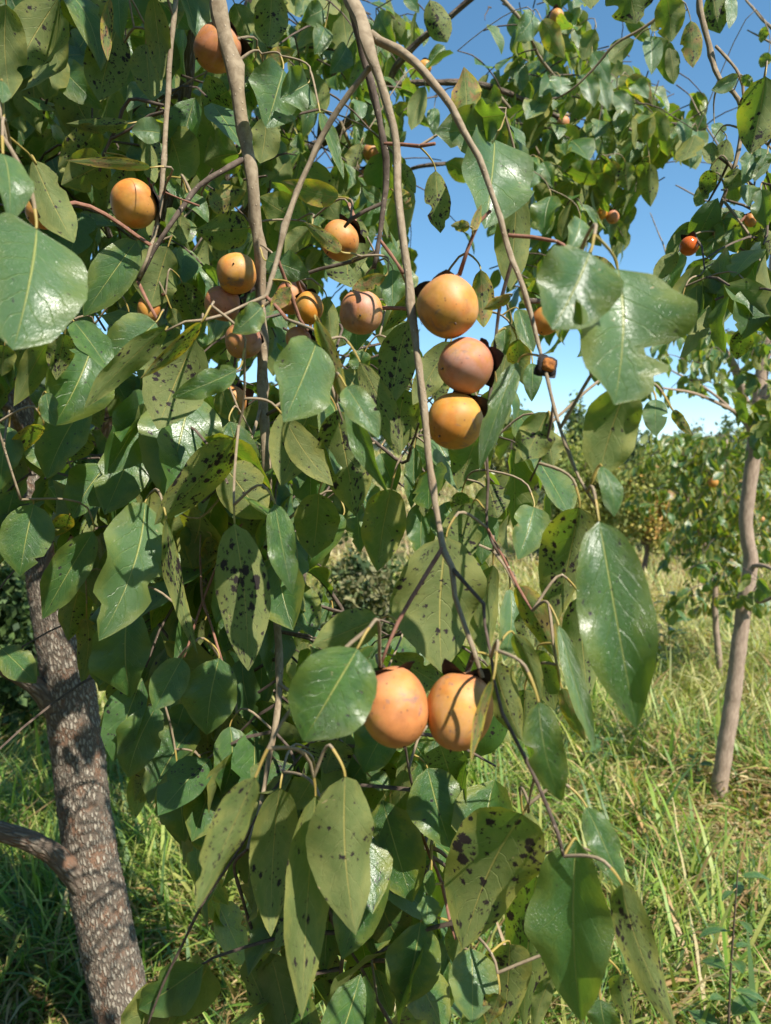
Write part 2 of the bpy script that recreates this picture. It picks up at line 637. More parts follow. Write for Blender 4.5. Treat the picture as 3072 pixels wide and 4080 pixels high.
def frame(axis, normal):
    x = axis.normalized()
    y = normal.cross(x).normalized()
    z = x.cross(y)
    return Matrix((x, y, z)).transposed()


# ------------------------------------------------------------------ wood skeleton of a hanging branch: points leaves can attach to
NODES = []       # (point, radius, thing)


def wood(name, pts, rad, mat, parent, seg=9, knots=.12, attach=True, rough=.0006, freq=160, step=.012):
    o, sp, sr = tube(name, pts, rad, mat, parent, seg=seg, step=step, rough=rough, freq=freq, knots=knots)
    if attach:
        for p, r_ in zip(sp[::2], sr[::2]):
            NODES.append((p, r_, parent))
    return o


def nearest(p, only=None):
    best, bd = None, 9
    for q, r_, th in NODES:
        if only is not None and th is not only:
            continue
        if only is None and (th.get('noleaf')):
            continue
        d = (q - p).length
        if q.z < p.z - .03:
            d += .02
        if d < bd:
            bd, best = d, (q, r_, th)
    return best, bd


def connector(name, a, b, r0, r1, mat, parent, sag=.15, seg=5, tang=None):
    """thin curved stalk from a (on the wood) to b"""
    d = (b - a).length
    c1 = a.lerp(b, .35) + Vector((0, 0, d * sag))
    c2 = b - tang * d * .35 if tang is not None else a.lerp(b, .75) + Vector((0, 0, d * sag * .6))
    pts = []
    for i in range(7):
        t = i / 6
        pts.append(a * (1 - t) ** 3 + c1 * 3 * t * (1 - t) ** 2 + c2 * 3 * t * t * (1 - t) + b * t ** 3)
    rad = [r0 + (r1 - r0) * i / 6 for i in range(7)]
    V, uv, F, F3 = tube_arrays(pts, rad, seg, 0, 1, a, False)
    me = mesh_np(name, V, F, F3, uv=uv, mats=[mat])
    return put(name, me, parent, a), pts


LEAF_COUNT = {}


def hero_leaf(bx, by, tx, ty, wpx, face, d, seed, opt):
    r = random.Random(seed)
    # tilt of the blade in depth and about its own axis
    dzk = {'T': -.28, 'W': -.38, 't': -.12, 'U': .02, 'u': .40, 'Y': .60, 'B': .0, 'V': .2}[face] + r.uniform(-.14, .14)
    roll = {'T': 14, 'W': 16, 't': -14, 'U': 8, 'u': 0, 'Y': 0, 'B': 5, 'V': 25}[face] + r.uniform(-16, 16)
    if 'dz' in opt:
        dzk = opt['dz']
    if 'r' in opt:
        roll = opt['r']
    Lp = math.hypot(tx - bx, ty - by) / FPX * d
    dz = max(-.085, min(.085, dzk * Lp))
    pb, pt = P(bx, by, d - dz * .35), P(tx, ty, d + dz * .65)
    ax = pt - pb
    L = ax.length
    mid = (pb + pt) * .5
    view = (CAMP - mid).normalized()
    xh = ax.normalized()
    n0 = (view - xh * view.dot(xh)).normalized()
    # positive roll turns the face seen towards the photograph's right
    side = xh.cross(n0)
    sgn = 1 if side.x > 0 else -1
    rr = R(roll)
    n0 = (n0 * math.cos(rr) + side * sgn * math.sin(rr)).normalized()
    upface = face in 'TtWV'
    nrm = n0 if upface else -n0
    Wd = wpx * 1.04 / FPX * d * .5 / max(.55, math.cos(rr))
    Wd = min(Wd, L * .62)
    slim = Wd / L
    bend = r.uniform(.02, .14) * (1 if upface else 1) * opt.get('b', 1)
    V, uv, F = leaf_arrays(L, Wd, r, fold=r.uniform(.06, .48), bend=bend, wave=r.uniform(.08, .32), curl=r.uniform(-.28, .22),
                           notch=opt.get('n', ()), tipk=opt.get('tip', r.uniform(.55, 1.0)), sway=opt.get('s', r.uniform(-.03, .03)),
                           twist=opt.get('tw', r.uniform(-.5, .5)))
    M = frame(ax, nrm)
    A = np.array(M)
    V = np.array(V) @ A.T
    # petiole, going back towards the wood
    (q, qr, th), dist = nearest(pb)
    if 'th' in opt:
        (q, qr, th), dist = nearest(pb, THINGS[opt['th']])
    me = mesh_np('leaf', V, F, uv=uv, mats=[M_LEAF])
    lo = put('leaf', me, th, pb)
    y = {'Y': .75, 'B': 1.0, 'u': .18}.get(face, .06) + r.uniform(0, .25)
    sp_ = {'U': 1.35, 'u': 1.35, 'Y': 1.2, 'B': 1.3, 'T': .5, 't': .45, 'W': .45, 'V': .3}[face] * r.uniform(.35, 1.4)
    wx = {'W': .85, 'T': .18, 't': .22, 'V': .3}.get(face, 0)
    lo.color = (opt.get('y', y), opt.get('sp', sp_), opt.get('wx', wx), 1)
    LEAF_COUNT[th.name] = LEAF_COUNT.get(th.name, 0) + 1
    pl = min(dist, r.uniform(.013, .020))
    back = (q - pb)
    bdir = back.normalized() if back.length > 1e-6 else Vector((0, 0, 1))
    pdir = (-xh * .75 + bdir * .6 + Vector((0, 0, .35))).normalized()
    if dist < .03:
        connector('leaf_stalk', q, pb, .0011, .00075, M_PET, lo, .12, 5, xh)
    else:
        j = pb + pdir * pl
        connector('leaf_stalk', j, pb, .0011, .0008, M_PET, lo, .10, 5, xh)
        if dist > .2:
            q = q.lerp(j, 1 - .2 / dist) if False else q
        _, pts = connector('twig', q, j, min(.0022, max(.0013, qr * .6)), .0011, M_TWIG, th, .10, 6, -pdir)
        NODES.append((j, .0011, th))
        for k in (2, 4):
            NODES.append((pts[k], .0014, th))
    return lo


# ------------------------------------------------------------------ fruit
def persimmon_mesh(r, seg=36, rings=26, square=.05, squat=1.0, wrinkle=0.0):
    """unit fruit: stalk end at +Z*~.95, apex at -Z, widest radius 1"""
    V, uv = [], []
    off = Vector((r.uniform(0, 50), r.uniform(0, 50), 0))
    ph = r.uniform(0, 6.28)
    for i in range(rings + 1):
        a = math.pi * i / rings
        for k in range(seg):
            th = 2 * math.pi * k / seg
            rad = max(0.0, math.sin(a)) ** .92
            z = math.cos(a) * squat
            rad *= 1 + square * math.cos(4 * th + ph) * math.sin(a)
            rad *= 1 + .05 * math.cos(a)
            if i < rings * .16:
                z -= .10 * (1 - i / (rings * .16)) ** 2
            p = Vector((rad * math.cos(th), rad * math.sin(th), z))
            p *= 1 + .035 * mn.noise(p * 1.3 + off) + wrinkle * mn.noise(Vector((p.x * 6, p.y * 6, p.z * 2)) + off)
            V.append(tuple(p))
            uv.append((k / seg, i / rings))
    F = []
    for i in range(rings):
        for k in range(seg):
            F.append((i * seg + k, (i + 1) * seg + k, (i + 1) * seg + (k + 1) % seg, i * seg + (k + 1) % seg))
    return V, uv, F


def calyx_mesh(r, lobes=4):
    V, F4 = [], []
    ph = r.uniform(0, 6.28)
    for l in range(lobes):
        a0 = ph + 2 * math.pi * l / lobes
        base = len(V)
        cu = r.uniform(.05, .75)
        for i in range(6):
            t = i / 5
            w = .46 * max(0, math.sin(math.pi * (.22 + .78 * t))) ** .8 + .015
            rr = .14 + .82 * t
            for j in range(4):
                v = -1 + 2 * j / 3
                ang = a0 + math.atan2(v * w, rr)
                rd = math.hypot(rr, v * w)
                z = .97 - .42 * rd * rd + .06 + cu * t * t * .8 + .09 * abs(v) * t + .03 * math.sin(7 * t + l)
                V.append((rd * math.cos(ang), rd * math.sin(ang), z))
        for i in range(5):
            for j in range(3):
                q = base + i * 4 + j
                F4.append((q, q + 1, q + 5, q + 4))
    # disc with a raised ring in the middle
    base = len(V)
    for i, (rr, z) in enumerate(((.0, 1.09), (.14, 1.10), (.25, 1.05), (.30, .96))):
        for k in range(10):
            a = 2 * math.pi * k / 10
            V.append((rr * math.cos(a), rr * math.sin(a), z))
    for i in range(3):
        for k in range(10):
            F4.append((base + i * 10 + k, base + i * 10 + (k + 1) % 10, base + (i + 1) * 10 + (k + 1) % 10, base + (i + 1) * 10 + k))
    return V, F4


def fruit(cx, cy, wpx, hpx, d, apex, colr, label, group, dark_tip=True, wrinkle=0.0, stalk_to=None, small=False, seed=0):
    """persimmon seen at display position cx,cy; apex = direction stalk->apex (right, down, towards the viewer)"""
    r = random.Random(seed * 77 + 5)
    c = Z(cx, cy, d)
    ax = Vector((apex[0], 0, 0)) - UPV * apex[1] - FWD * apex[2]
    ax.normalize()
    rad = wpx * K / FPX * d * .5
    V, uv, F = persimmon_mesh(r, *((18, 12) if small else (36, 26)), square=r.uniform(.01, .04),
                              squat=max(.82, min(1.2, hpx / wpx)), wrinkle=wrinkle)
    zz = -ax
    xx = zz.orthogonal().normalized()
    yy = zz.cross(xx)
    A = np.array(Matrix((xx, yy, zz)).transposed()) * rad
    me = mesh_np('persimmon', np.array(V) @ A.T, F, uv=uv, mats=[M_FRUIT])
    o = put('persimmon', me, None, c)
    o.color = (*colr, 1)
    tag(o, label, 'persimmon', group)
    cv, cf = calyx_mesh(r)
    cm = mesh_np('calyx', np.array(cv) @ A.T, cf, mats=[M_CALYX])
    put('calyx', cm, o, c)
    if not small:
        p0 = c + ax * rad * (max(.82, min(1.2, hpx / wpx)) * .975)
        V2, u2, F2, F3 = tube_arrays([p0, p0 + ax * rad * .06, p0 + ax * rad * .13], [rad * .05, rad * .035, rad * .008], 7, 0, 1, c)
        put('fruit_tip', mesh_np('fruit_tip', V2, F2, F3, uv=u2, mats=[M_TIP]), o, c)
    st = c - ax * rad * 1.02
    (q, qr, th), dist = nearest(st) if stalk_to is None else ((stalk_to, .002, None), (stalk_to - st).length)
    if dist < .3:
        connector('stalk', q, st, .0022, .0020, M_DARKT if r.random() < .5 else M_RED, o, .06, 6, ax)
    return o

# ------------------------------------------------------------------ ground, grass, hill
def ground_z(x, y):
    rise = np.clip((y - 11.0) / 26.0, 0, 1)
    rise = rise * rise * (3 - 2 * rise)
    side = 1 / (1 + np.exp((x - .12 * y - 1.0) / 3.0))
    return rise * (.35 + 3.1 * side) + .03 * np.sin(x * 1.7 + 1) * np.cos(y * 1.3) + .02 * np.sin(x * 4.1) * np.sin(y * 3.7)


def make_ground():
    rs = np.concatenate([[0], np.geomspace(.4, 260, 110)])
    na = 120
    V, F, F3 = [(0, 0, float(ground_z(0., 0.)))], [], []
    for r_ in rs[1:]:
        for k in range(na):
            a = 2 * math.pi * k / na
            x, y = r_ * math.sin(a), r_ * math.cos(a)
            V.append((x, y, float(ground_z(x, y))))
    for k in range(na):
        F3.append((0, 1 + (k + 1) % na, 1 + k))
    for i in range(len(rs) - 2):
        for k in range(na):
            F.append((1 + i * na + k, 1 + i * na + (k + 1) % na, 1 + (i + 1) * na + (k + 1) % na, 1 + (i + 1) * na + k))
    N = NT('meadow_soil')
    tc = N.n('ShaderNodeTexCoord').outputs['Object']
    n1 = N.noise(tc, 1.1, 5, .6).outputs[0]
    n2 = N.noise(tc, 22, 4, .65).outputs[0]
    c = N.mix(N.ramp(n2, .35, .65), (.10, .08, .04), (.26, .19, .095))
    c = N.mix(N.ramp(n1, .4, .62), c, (.06, .075, .022))
    m = N.done(N.pri(c, .95, N.bump(n2, .8, .02), .1))
    o = put('ground', mesh_np('ground', V, F, F3, mats=[m]))
    kind(o, 'structure')


make_ground()

GREENS = np.array([(.125, .225, .034), (.200, .300, .050), (.280, .340, .070), (.10, .175, .060), (.350, .360, .105)])
STRAW = np.array([(.50, .37, .17), (.42, .27, .12), (.55, .45, .24), (.36, .23, .11)])


T3P = Z(1545, 1765, 3.52)


def grass_field(name, n_clump, blades, y0, y1, ln, wd, straw, seed, flat=.5, halfw=.62, gold=0.0, pw=1.0):
    g = np.random.default_rng(seed)
    u = g.random(n_clump)
    yy = (y0 ** pw + u * (y1 ** pw - y0 ** pw)) ** (1 / pw)
    xx = (g.random(n_clump) * 2 - 1) * (yy * halfw + .4)
    n = n_clump * blades
    ci = np.repeat(np.arange(n_clump), blades)
    caz = g.random(n_clump) * 2 * np.pi
    # neighbouring clumps lie the same way
    caz = 2.2 * np.sin(xx * 1.9 + 1.3 * np.sin(yy * 1.1)) + 1.7 * np.cos(yy * 1.6 + xx) + g.normal(0, .5, n_clump)
    cst = g.random(n_clump)
    ctone = g.random(n_clump)
    px = xx[ci] + g.normal(0, .045 + .012 * yy[ci], n)
    py = yy[ci] + g.normal(0, .045 + .012 * yy[ci], n)
    az = caz[ci] + g.normal(0, 1.5, n)
    L = ln * (.55 + .9 * g.random(n)) * (.7 + .6 * ctone[ci])
    # little grows tight against the furrowed trunk
    L = L * np.clip((np.hypot(px + .83, py - 1.75) - .05) / .6, .22, 1) * np.clip((np.hypot(px - .02, py - 3.25) - .0) / .01, 1, 1)
    L = L * np.clip((np.hypot((px - float(T3P.x)) * 1.6, py - float(T3P.y) + .45) - .1) / .7, .2, 1)
    lean = np.clip(flat + g.normal(0, .34, n), .1, 1.4)
    w = wd * (.5 + g.random(n)) * (1 + .05 * yy[ci])
    patch = .5 + .5 * np.sin(xx * .9 + 2.1 * np.sin(yy * .55)) * np.cos(yy * .8 - xx * .35)
    st = g.random(n) < straw * (.25 + 1.5 * patch[ci] * cst[ci] ** .6)
    # straw lies flatter
    lean = np.where(st, np.clip(lean + .45, .2, 1.45), lean)
    dx, dy = np.cos(az), np.sin(az)
    sx, sy = -dy, dx
    fa = g.random(n) * np.pi
    T = np.array([0, .35, .7, 1.0])
    Wt = np.array([.75, 1.0, .72, .04])
    a0 = lean * .45
    a1 = lean * 1.45
    V = np.zeros((n, 4, 2, 3), np.float32)
    hx = np.zeros(n)
    hz = np.zeros(n)
    pt = 0
    gz = ground_z(px, py)
    for i, t in enumerate(T):
        if i:
            ang = a0 + (a1 - a0) * (t + pt) / 2
            hx = hx + np.sin(ang) * L * (t - pt)
            hz = hz + np.cos(ang) * L * (t - pt)
        pt = t
        hzc = np.maximum(hz, .012 + .02 * g.random(n) * (t > 0))
        cx, cy, cz = px + dx * hx, py + dy * hx, gz + hzc - (.02 if i == 0 else 0)
        for s, sg in ((0, -1), (1, 1)):
            V[:, i, s, 0] = cx + sg * w * .5 * Wt[i] * (sx * np.cos(fa) + dx * np.sin(fa) * .4)
            V[:, i, s, 1] = cy + sg * w * .5 * Wt[i] * (sy * np.cos(fa) + dy * np.sin(fa) * .4)
            V[:, i, s, 2] = cz + sg * w * .5 * Wt[i] * np.sin(fa) * .5
    col = GREENS[g.integers(0, len(GREENS), n)]
    col = col * (.7 + .6 * ctone[ci])[:, None]
    if gold:
        k = np.clip(gold * (.5 + .8 * patch[ci]) * g.random(n) * 1.6, 0, .9)[:, None]
        col = col * (1 - k) + np.array([0.62, 0.53, 0.26]) * k
    sc = STRAW[g.integers(0, len(STRAW), n)] * (.75 + .5 * g.random(n))[:, None]
    col = np.where(st[:, None], sc, col)
    col = np.repeat(col, 8, axis=0)
    b = np.arange(n)[:, None, None] * 8
    q = np.array([[0, 1, 3, 2], [2, 3, 5, 4], [4, 5, 7, 6]])[None]
    F = (b + q).reshape(-1, 4)
    o = put(name, mesh_np(name, V.reshape(-1, 3), F, tint=col, mats=[M_GRASS]))
    kind(o, 'stuff')
    return o


go = grass_field('grass', 2000, 22, 1.35, 4.6, .27, .0120, .52, 1, 1.0)
tag(go, 'long green grass lying in tufts under the trees', 'grass')
go = grass_field('grass', 2500, 20, 4.0, 11.0, .30, .0140, .45, 2, .95, gold=.62)
tag(go, 'sunlit lush grass of the meadow beyond the thin trunk', 'grass')
go = grass_field('grass', 6500, 12, 9.5, 46.0, .24, .020, .45, 3, .8, gold=1.15, pw=1.3)
tag(go, 'pale golden grass of the far meadow and its rise', 'grass')
go = grass_field('dry_grass', 3300, 26, 1.3, 6.0, .24, .0050, .98, 4, 1.2)
tag(go, 'dead straw matted on the ground between green tufts', 'dry grass')


# ------------------------------------------------------------------ foliage of the trees behind
def leaf_templates(n, rows, cols, seed, slim=(.19, .36)):
    out = []
    r = random.Random(seed)
    for i in range(n):
        V, uv, F = leaf_arrays(1.0, r.uniform(*slim), r, rows=rows, cols=cols, fold=r.uniform(.1, .5), bend=r.uniform(.0, .16),
                               wave=r.uniform(.05, .22), curl=r.uniform(-.25, .2), tipk=r.uniform(.4, 1), twist=r.uniform(-.5, .5),
                               notch=((r.randint(0, 1), r.uniform(.3, .8), .06, .35),) if r.random() < .6 else ())
        me = mesh_np('leaf', V, F, uv=uv, mats=[M_LEAF])
        out.append((np.array(V, np.float32), np.array(uv, np.float32), np.array(F, np.int32), me))
    return out


TEMPL = leaf_templates(18, 8, 4, 5)


def inside(poly, x, y):
    c = False
    j = len(poly) - 1
    for i in range(len(poly)):
        xi, yi = poly[i]
        xj, yj = poly[j]
        if (yi > y) != (yj > y) and x < (xj - xi) * (y - yi) / (yj - yi) + xi:
            c = not c
        j = i
    return c


GAPS = [
    [(872, 330), (905, 210), (1000, 120), (1030, 200), (990, 330), (1000, 600), (885, 600)],
    [(900, 0), (1190, 0), (1090, 70), (900, 130)],
    [(640, 330), (700, 190), (775, 170), (765, 300), (690, 400)],
    [(1345, 500), (1395, 330), (1500, 330), (1560, 150), (1590, 330), (1530, 440), (1440, 560), (1440, 720), (1345, 620)],
    [(1310, 20), (1400, 90), (1500, 60), (1530, 200), (1440, 230), (1300, 110)],
    [(1470, 850), (1565, 850), (1560, 925), (1465, 925)],
    [(1200, 830), (1290, 840), (1290, 1170), (1210, 1170)],
    [(800, 920), (880, 920), (870, 1040), (800, 1030)],
    [(90, 170), (170, 260), (230, 330), (170, 320), (100, 250)],
    [(1462, 500), (1518, 500), (1518, 562), (1462, 562)],
    [(690, 1140), (900, 1150), (860, 1420), (700, 1330)],
    [(170, 260), (300, 270), (260, 320), (150, 330)],
    [(60, 1120), (150, 1130), (200, 1350), (260, 1480), (330, 2230), (-50, 2230), (-50, 1150), (40, 1260)],
    [(0, 760), (45, 760), (90, 1100), (40, 1100)],
]


# crown openings cut so sunlight lands on chosen spots of trunk, grass and fruit
SHAFTS = [(Z(172, 1545, 1.93), .02), (Z(200, 1690, 1.9), .05), (Z(210, 1770, 1.88), .055), (Z(228, 1880, 1.86), .06), (Z(240, 1950, 1.84), .055), (Z(130, 1190, 1.95), .05), (Z(150, 1420, 1.95), .02), (Z(90, 1840, 1.8), .03)]
for x_, y_, d_, r_ in ((470, 105, .87, .03), (285, 440, .79, .03), (510, 590, .84, .028), (780, 676, .77, .03), (734, 520, .82, .025), (660, 665, .78, .02), (270, 880, .8, .045), (440, 960, .78, .045),
                       (280, 1210, .72, .05), (90, 600, .47, .04), (610, 810, .55, .035), (370, 800, .69, .04), (260, 730, .74, .03), (200, 800, .8, .04), (390, 1470, .7, .025), (470, 1640, .78, .03),
                       (490, 320, .95, .03), (610, 210, .84, .03), (230, 340, .76, .03), (240, 600, .8, .03), (540, 1180, .62, .03), (740, 1370, .55, .03)):
    SHAFTS.append((Z(x_, y_, d_), r_))
SHAFTS.append((Z(1489, 532, 1.18), .035))
_rs = random.Random(4)
for _ in range(26):
    SHAFTS.append((Vector((_rs.uniform(-1.9, .5), _rs.uniform(1.7, 3.6), .1)), _rs.uniform(.04, .12)))


def in_shaft(p):
    for q, r_ in SHAFTS:
        w = p - q
        t = w.dot(SDIR)
        if t > .05 and (w - SDIR * t).length < r_ + .03:
            return True
    return False


class Crown:
    """leaves and fine twigs of one tree; the nearest 300 become leaf objects, the others one mass"""

    def __init__(s, root):
        s.root = root
        s.leaves = []
        s.tw = []

    def sprig(s, p0, length, r, lmin, lmax, step=.042, gaps=True, outdir=None, only=None, away=False):
        d = Vector((r.uniform(-1, 1), r.uniform(-1, 1), r.uniform(-.25, .35))) if outdir is None else outdir
        d = d.normalized()
        p = Vector(p0)
        pts = [p.copy()]
        n = max(2, int(length / step))
        kept = set()
        for i in range(n):
            d = (d + Vector((r.uniform(-.18, .18), r.uniform(-.18, .18), -.16 + r.uniform(-.1, .1)))).normalized()
            p = p + d * step
            pts.append(p.copy())
            for q in range(1 if r.random() < .75 else 2):
                ang = r.uniform(0, 6.28)
                h = Vector((math.cos(ang), math.sin(ang), 0))
                ax = (h * r.uniform(.2, .75) + d * .25 + Vector((0, 0, -r.uniform(.25, 1.1)))).normalized()
                up = (Vector((r.uniform(-1, 1), r.uniform(-1, 1), r.uniform(.2, 1.1)))).normalized()
                nr = up - ax * up.dot(ax)
                if nr.length < .1:
                    continue
                nr.normalize()
                L = r.uniform(lmin, lmax)
                b = p + ax * .012
                pr = proj(b + ax * L * .5)
                if gaps and pr and any(inside(g, pr[0], pr[1]) for g in GAPS):
                    continue
                if away and pr and -60 < pr[1] < 2260 and -60 < pr[0] < 1720 and (pr[2] < 1.1 or pr[0] > 560):
                    continue
                if in_shaft(b + ax * L * .5):
                    continue
                if only and not (pr and only(pr)):
                    continue
                kept.add(len(pts) - 1)
                s.leaves.append((b, frame(ax, nr), L, r.randrange(len(TEMPL)), pr, r.random()))
        last = max([i for i, q_ in enumerate(pts) if i in kept] or [0])
        if last > 0:
            s.tw.append(pts[:last + 1])

    def fill(s, poly, dmin, dmax, nsprig, seed, lmin=.07, lmax=.115, length=(.16, .34), **kw):
        r = random.Random(seed)
        xs, ys = [p[0] for p in poly], [p[1] for p in poly]
        k = 0
        while k < nsprig:
            x, y = r.uniform(min(xs), max(xs)), r.uniform(min(ys), max(ys))
            if not inside(poly, x, y):
                continue
            k += 1
            d = r.uniform(dmin, dmax)
            s.sprig(Z(x, y - 60 * 1.2 / d, d), r.uniform(*length), r, lmin, lmax, **kw)

    def build(s, yel=.25, spots=.7, nobj=300, wax=.15):
        r = random.Random(len(s.leaves))

        def key(l):
            pr = l[4]
            vis = pr is not None and -30 < pr[0] < 1700 and -30 < pr[1] < 2240
            return (0 if vis else 1, pr[2] if pr else 99)
        s.leaves.sort(key=key)
        base = world_loc(s.root)
        for (b, M, L, ti, pr, rv) in s.leaves[:nobj]:
            o = bpy.data.objects.new('leaf', TEMPL[ti][3])
            COL.objects.link(o)
            o.parent = s.root
            o.matrix_basis = Matrix.Translation(b - base) @ M.to_4x4() @ Matrix.Scale(L, 4)
            o.color = (yel * r.uniform(0, 2.2), spots * r.uniform(.3, 1.4), wax * r.uniform(0, 2.5), 1)
        rest = s.leaves[nobj:]
        if rest:
            Vs, Us, Fs = [], [], []
            n = 0
            for (b, M, L, ti, pr, rv) in rest:
                V, U, F, _ = TEMPL[ti]
                Vs.append((V * L) @ np.array(M, np.float32).T + np.array(b - base, np.float32))
                Us.append(U)
                Fs.append(F + n)
                n += len(V)
            o = put('foliage', mesh_np('foliage', np.concatenate(Vs), np.concatenate(Fs), uv=np.concatenate(Us), mats=[M_LEAF]), s.root, base)
            o.color = (yel, spots, wax, 1)
            kind(o, 'stuff')
        V, U, F = [], [], []
        for pts in s.tw:
            k = len(V)
            rad = [.0022 * (1 - .5 * i / len(pts)) for i in range(len(pts))]
            v, u, f, f3 = tube_arrays(pts, rad, 4, 0, 1, base, False)
            V += v
            U += u
            F += [tuple(a + k for a in q) for q in f]
        if V:
            o = put('fine_twigs', mesh_np('fine_twigs', V, F, uv=U, mats=[M_DARKT]), s.root, base)
            kind(o, 'stuff')


def px(w, d):
    return w * K / FPX * d * .5


# --- first tree: the furrowed trunk at the left
T1 = thing('persimmon_tree', 'persimmon tree with thick furrowed grey brown trunk leaning to the left', 'tree', Z(285, 2330, 1.9) * 1.0)
T1.location.z = 0
tp = [(292, 2400, 1.9, 128), (270, 2212, 1.9, 118), (226, 2000, 1.93, 114), (190, 1800, 1.97, 108), (152, 1500, 2.02, 108),
      (112, 1300, 2.05, 88), (72, 1050, 2.1, 72), (28, 800, 2.15, 62), (-5, 600, 2.2, 56), (-60, 300, 2.2, 50), (-90, 0, 2.1, 46), (-60, -400, 1.9, 40)]
tube('trunk', [Z(x, y, d) for x, y, d, w in tp], [px(w, d) for x, y, d, w in tp], M_BARK, T1, seg=72, step=.0065, rough=.0035, freq=14,
     ridge=(.0042, 52, 6.2))


def limb(root, pts, mat, seg=14, name='limb', ridge=None, step=.02, rough=.002):
    return tube(name, [Z(x, y, d) for x, y, d, w in pts], [px(w, d) for x, y, d, w in pts], mat, root, seg=seg, step=step,
                rough=rough, freq=30, ridge=ridge)


limb(T1, [(105, 1330, 2.06, 60), (128, 1200, 2.0, 50), (170, 1080, 1.9, 42), (240, 880, 1.75, 36), (330, 560, 1.6, 32), (400, 200, 1.45, 28), (430, -200, 1.3, 24)], M_LIMB, 20,
     ridge=(.002, 60, 4))
limb(T1, [(205, 1955, 1.94, 62), (172, 1905, 1.91, 52), (120, 1850, 1.88, 45), (60, 1815, 1.84, 42), (-40, 1785, 1.8, 38)], M_LIMB, 24, step=.008, ridge=(.0012, 90, 5))
limb(T1, [(140, 1560, 2.0, 60), (95, 1500, 1.97, 44), (50, 1465, 1.95, 36), (-40, 1425, 1.92, 30)], M_LIMB, 16)
limb(T1, [(-70, 250, 2.2, 40), (120, 105, 1.75, 16), (240, 92, 1.6, 12), (330, 110, 1.5, 8)], M_LIMB)
limb(T1, [(-60, -100, 2.1, 40), (300, -500, 1.7, 34), (800, -1100, 1.2, 28), (1300, -2200, .9, 20)], M_LIMB)
limb(T1, [(60, 1010, 2.0, 26), (30, 900, 1.7, 18), (-40, 845, 1.5, 14)], M_LIMB)
limb(T1, [(300, 700, 1.65, 22), (240, 520, 1.5, 14), (180, 330, 1.4, 11), (130, 200, 1.35, 8)], M_LIMB)
limb(T1, [(400, 200, 1.45, 24), (330, 205, 1.5, 16), (285, 190, 1.45, 14), (275, 60, 1.4, 12), (280, -40, 1.4, 10)], M_LIMB)
C1 = Crown(T1)
C1.fill([(-40, -20), (440, -20), (470, 140), (430, 330), (420, 560), (200, 640), (-40, 640)], 1.15, 2.0, 78, 21)
C1.fill([(560, -20), (690, -20), (700, 120), (690, 330), (560, 420), (520, 250)], 1.3, 2.0, 22, 22)
C1.fill([(60, 620), (520, 620), (900, 720), (900, 900), (760, 1080), (620, 1280), (420, 1440), (200, 1380), (100, 1100), (60, 800)], 1.0, 1.6, 78, 23)
C1.fill([(-40, 700), (100, 700), (110, 1120), (-40, 1150)], 1.2, 1.7, 10, 24)
C1.fill([(120, 1000), (640, 950), (620, 1450), (470, 1640), (330, 1560), (230, 1380)], .92, 1.4, 80, 27)
C1.fill([(-40, 0), (700, 0), (700, 620), (-40, 640)], 1.0, 1.9, 50, 28)
C1.fill([(620, 650), (900, 650), (1000, 900), (900, 1080), (700, 1150)], .95, 1.3, 30, 29)
C1.fill([(250, 1350), (620, 1350), (590, 1650), (400, 1660), (300, 1600)], .95, 1.35, 17, 25)
# the part of the crown above and behind the photographer's view, which shades the trunk and the grass
rr = random.Random(77)
for i in range(30):
    x, y, z = rr.uniform(-1.7, .9), rr.uniform(.25, 2.3), rr.uniform(2.35, 3.6)
    q = proj(Vector((x, y, z)))
    if q and q[1] > -60 and q[0] > 500:
        continue
    C1.sprig(Vector((x, y, z)), rr.uniform(.25, .4), rr, .08, .125, gaps=False, away=True)
for i in range(36):
    x, y, z = rr.uniform(-.5, .34), rr.uniform(.42, 1.15), rr.uniform(2.3, 2.8)
    C1.sprig(Vector((x, y, z)), rr.uniform(.2, .34), rr, .09, .125, gaps=False, away=True)
for i in range(26):
    x, y, z = rr.uniform(-.7, .4), rr.uniform(.55, 1.4), rr.uniform(2.9, 3.3)
    C1.sprig(Vector((x, y, z)), rr.uniform(.22, .36), rr, .09, .125, gaps=False, away=True)
for i in range(0):
    x, y, z = rr.uniform(-.2, 1.1), rr.uniform(-.5, .15), rr.uniform(2.3, 2.9)
    C1.sprig(Vector((x, y, z)), rr.uniform(.2, .3), rr, .08, .125, gaps=False)
for i in range(6):
    x, y, z = rr.uniform(-.5, .1), rr.uniform(.05, .85), rr.uniform(2.0, 2.75)
    q = proj(Vector((x, y, z - .15)))
    if q and q[1] > -120:
        continue
    C1.sprig(Vector((x, y, z)), rr.uniform(.2, .35), rr, .09, .125, gaps=False, away=True)
C1.build(.22, .75, 200)

# --- second tree: mostly hidden behind, its limbs reach to the right against the sky
T2 = thing('persimmon_tree', 'slimmer persimmon tree behind, its dark limbs crossing blue sky to the right', 'tree', Z(470, 1880, 2.9))
T2.location.z = 0
limb(T2, [(480, 1905, 2.9, 46), (455, 1740, 2.9, 42), (438, 1690, 2.88, 40), (365, 1400, 2.8, 40), (362, 1100, 2.75, 38), (420, 700, 2.6, 38), (475, 400, 2.5, 36), (505, 180, 2.4, 34), (560, -60, 2.3, 30)],
     M_LIMB, 24, 'trunk', ridge=(.003, 55, 4.5), step=.012)
limb(T2, [(450, 560, 2.55, 30), (590, 385, 2.2, 24), (660, 330, 2.1, 21), (720, 292, 2.05, 20), (800, 215, 2.0, 18), (845, 186, 2.0, 15), (950, 178, 2.0, 13), (1060, 188, 2.05, 12), (1200, 250, 2.2, 10), (1330, 330, 2.3, 7)], M_LIMB)
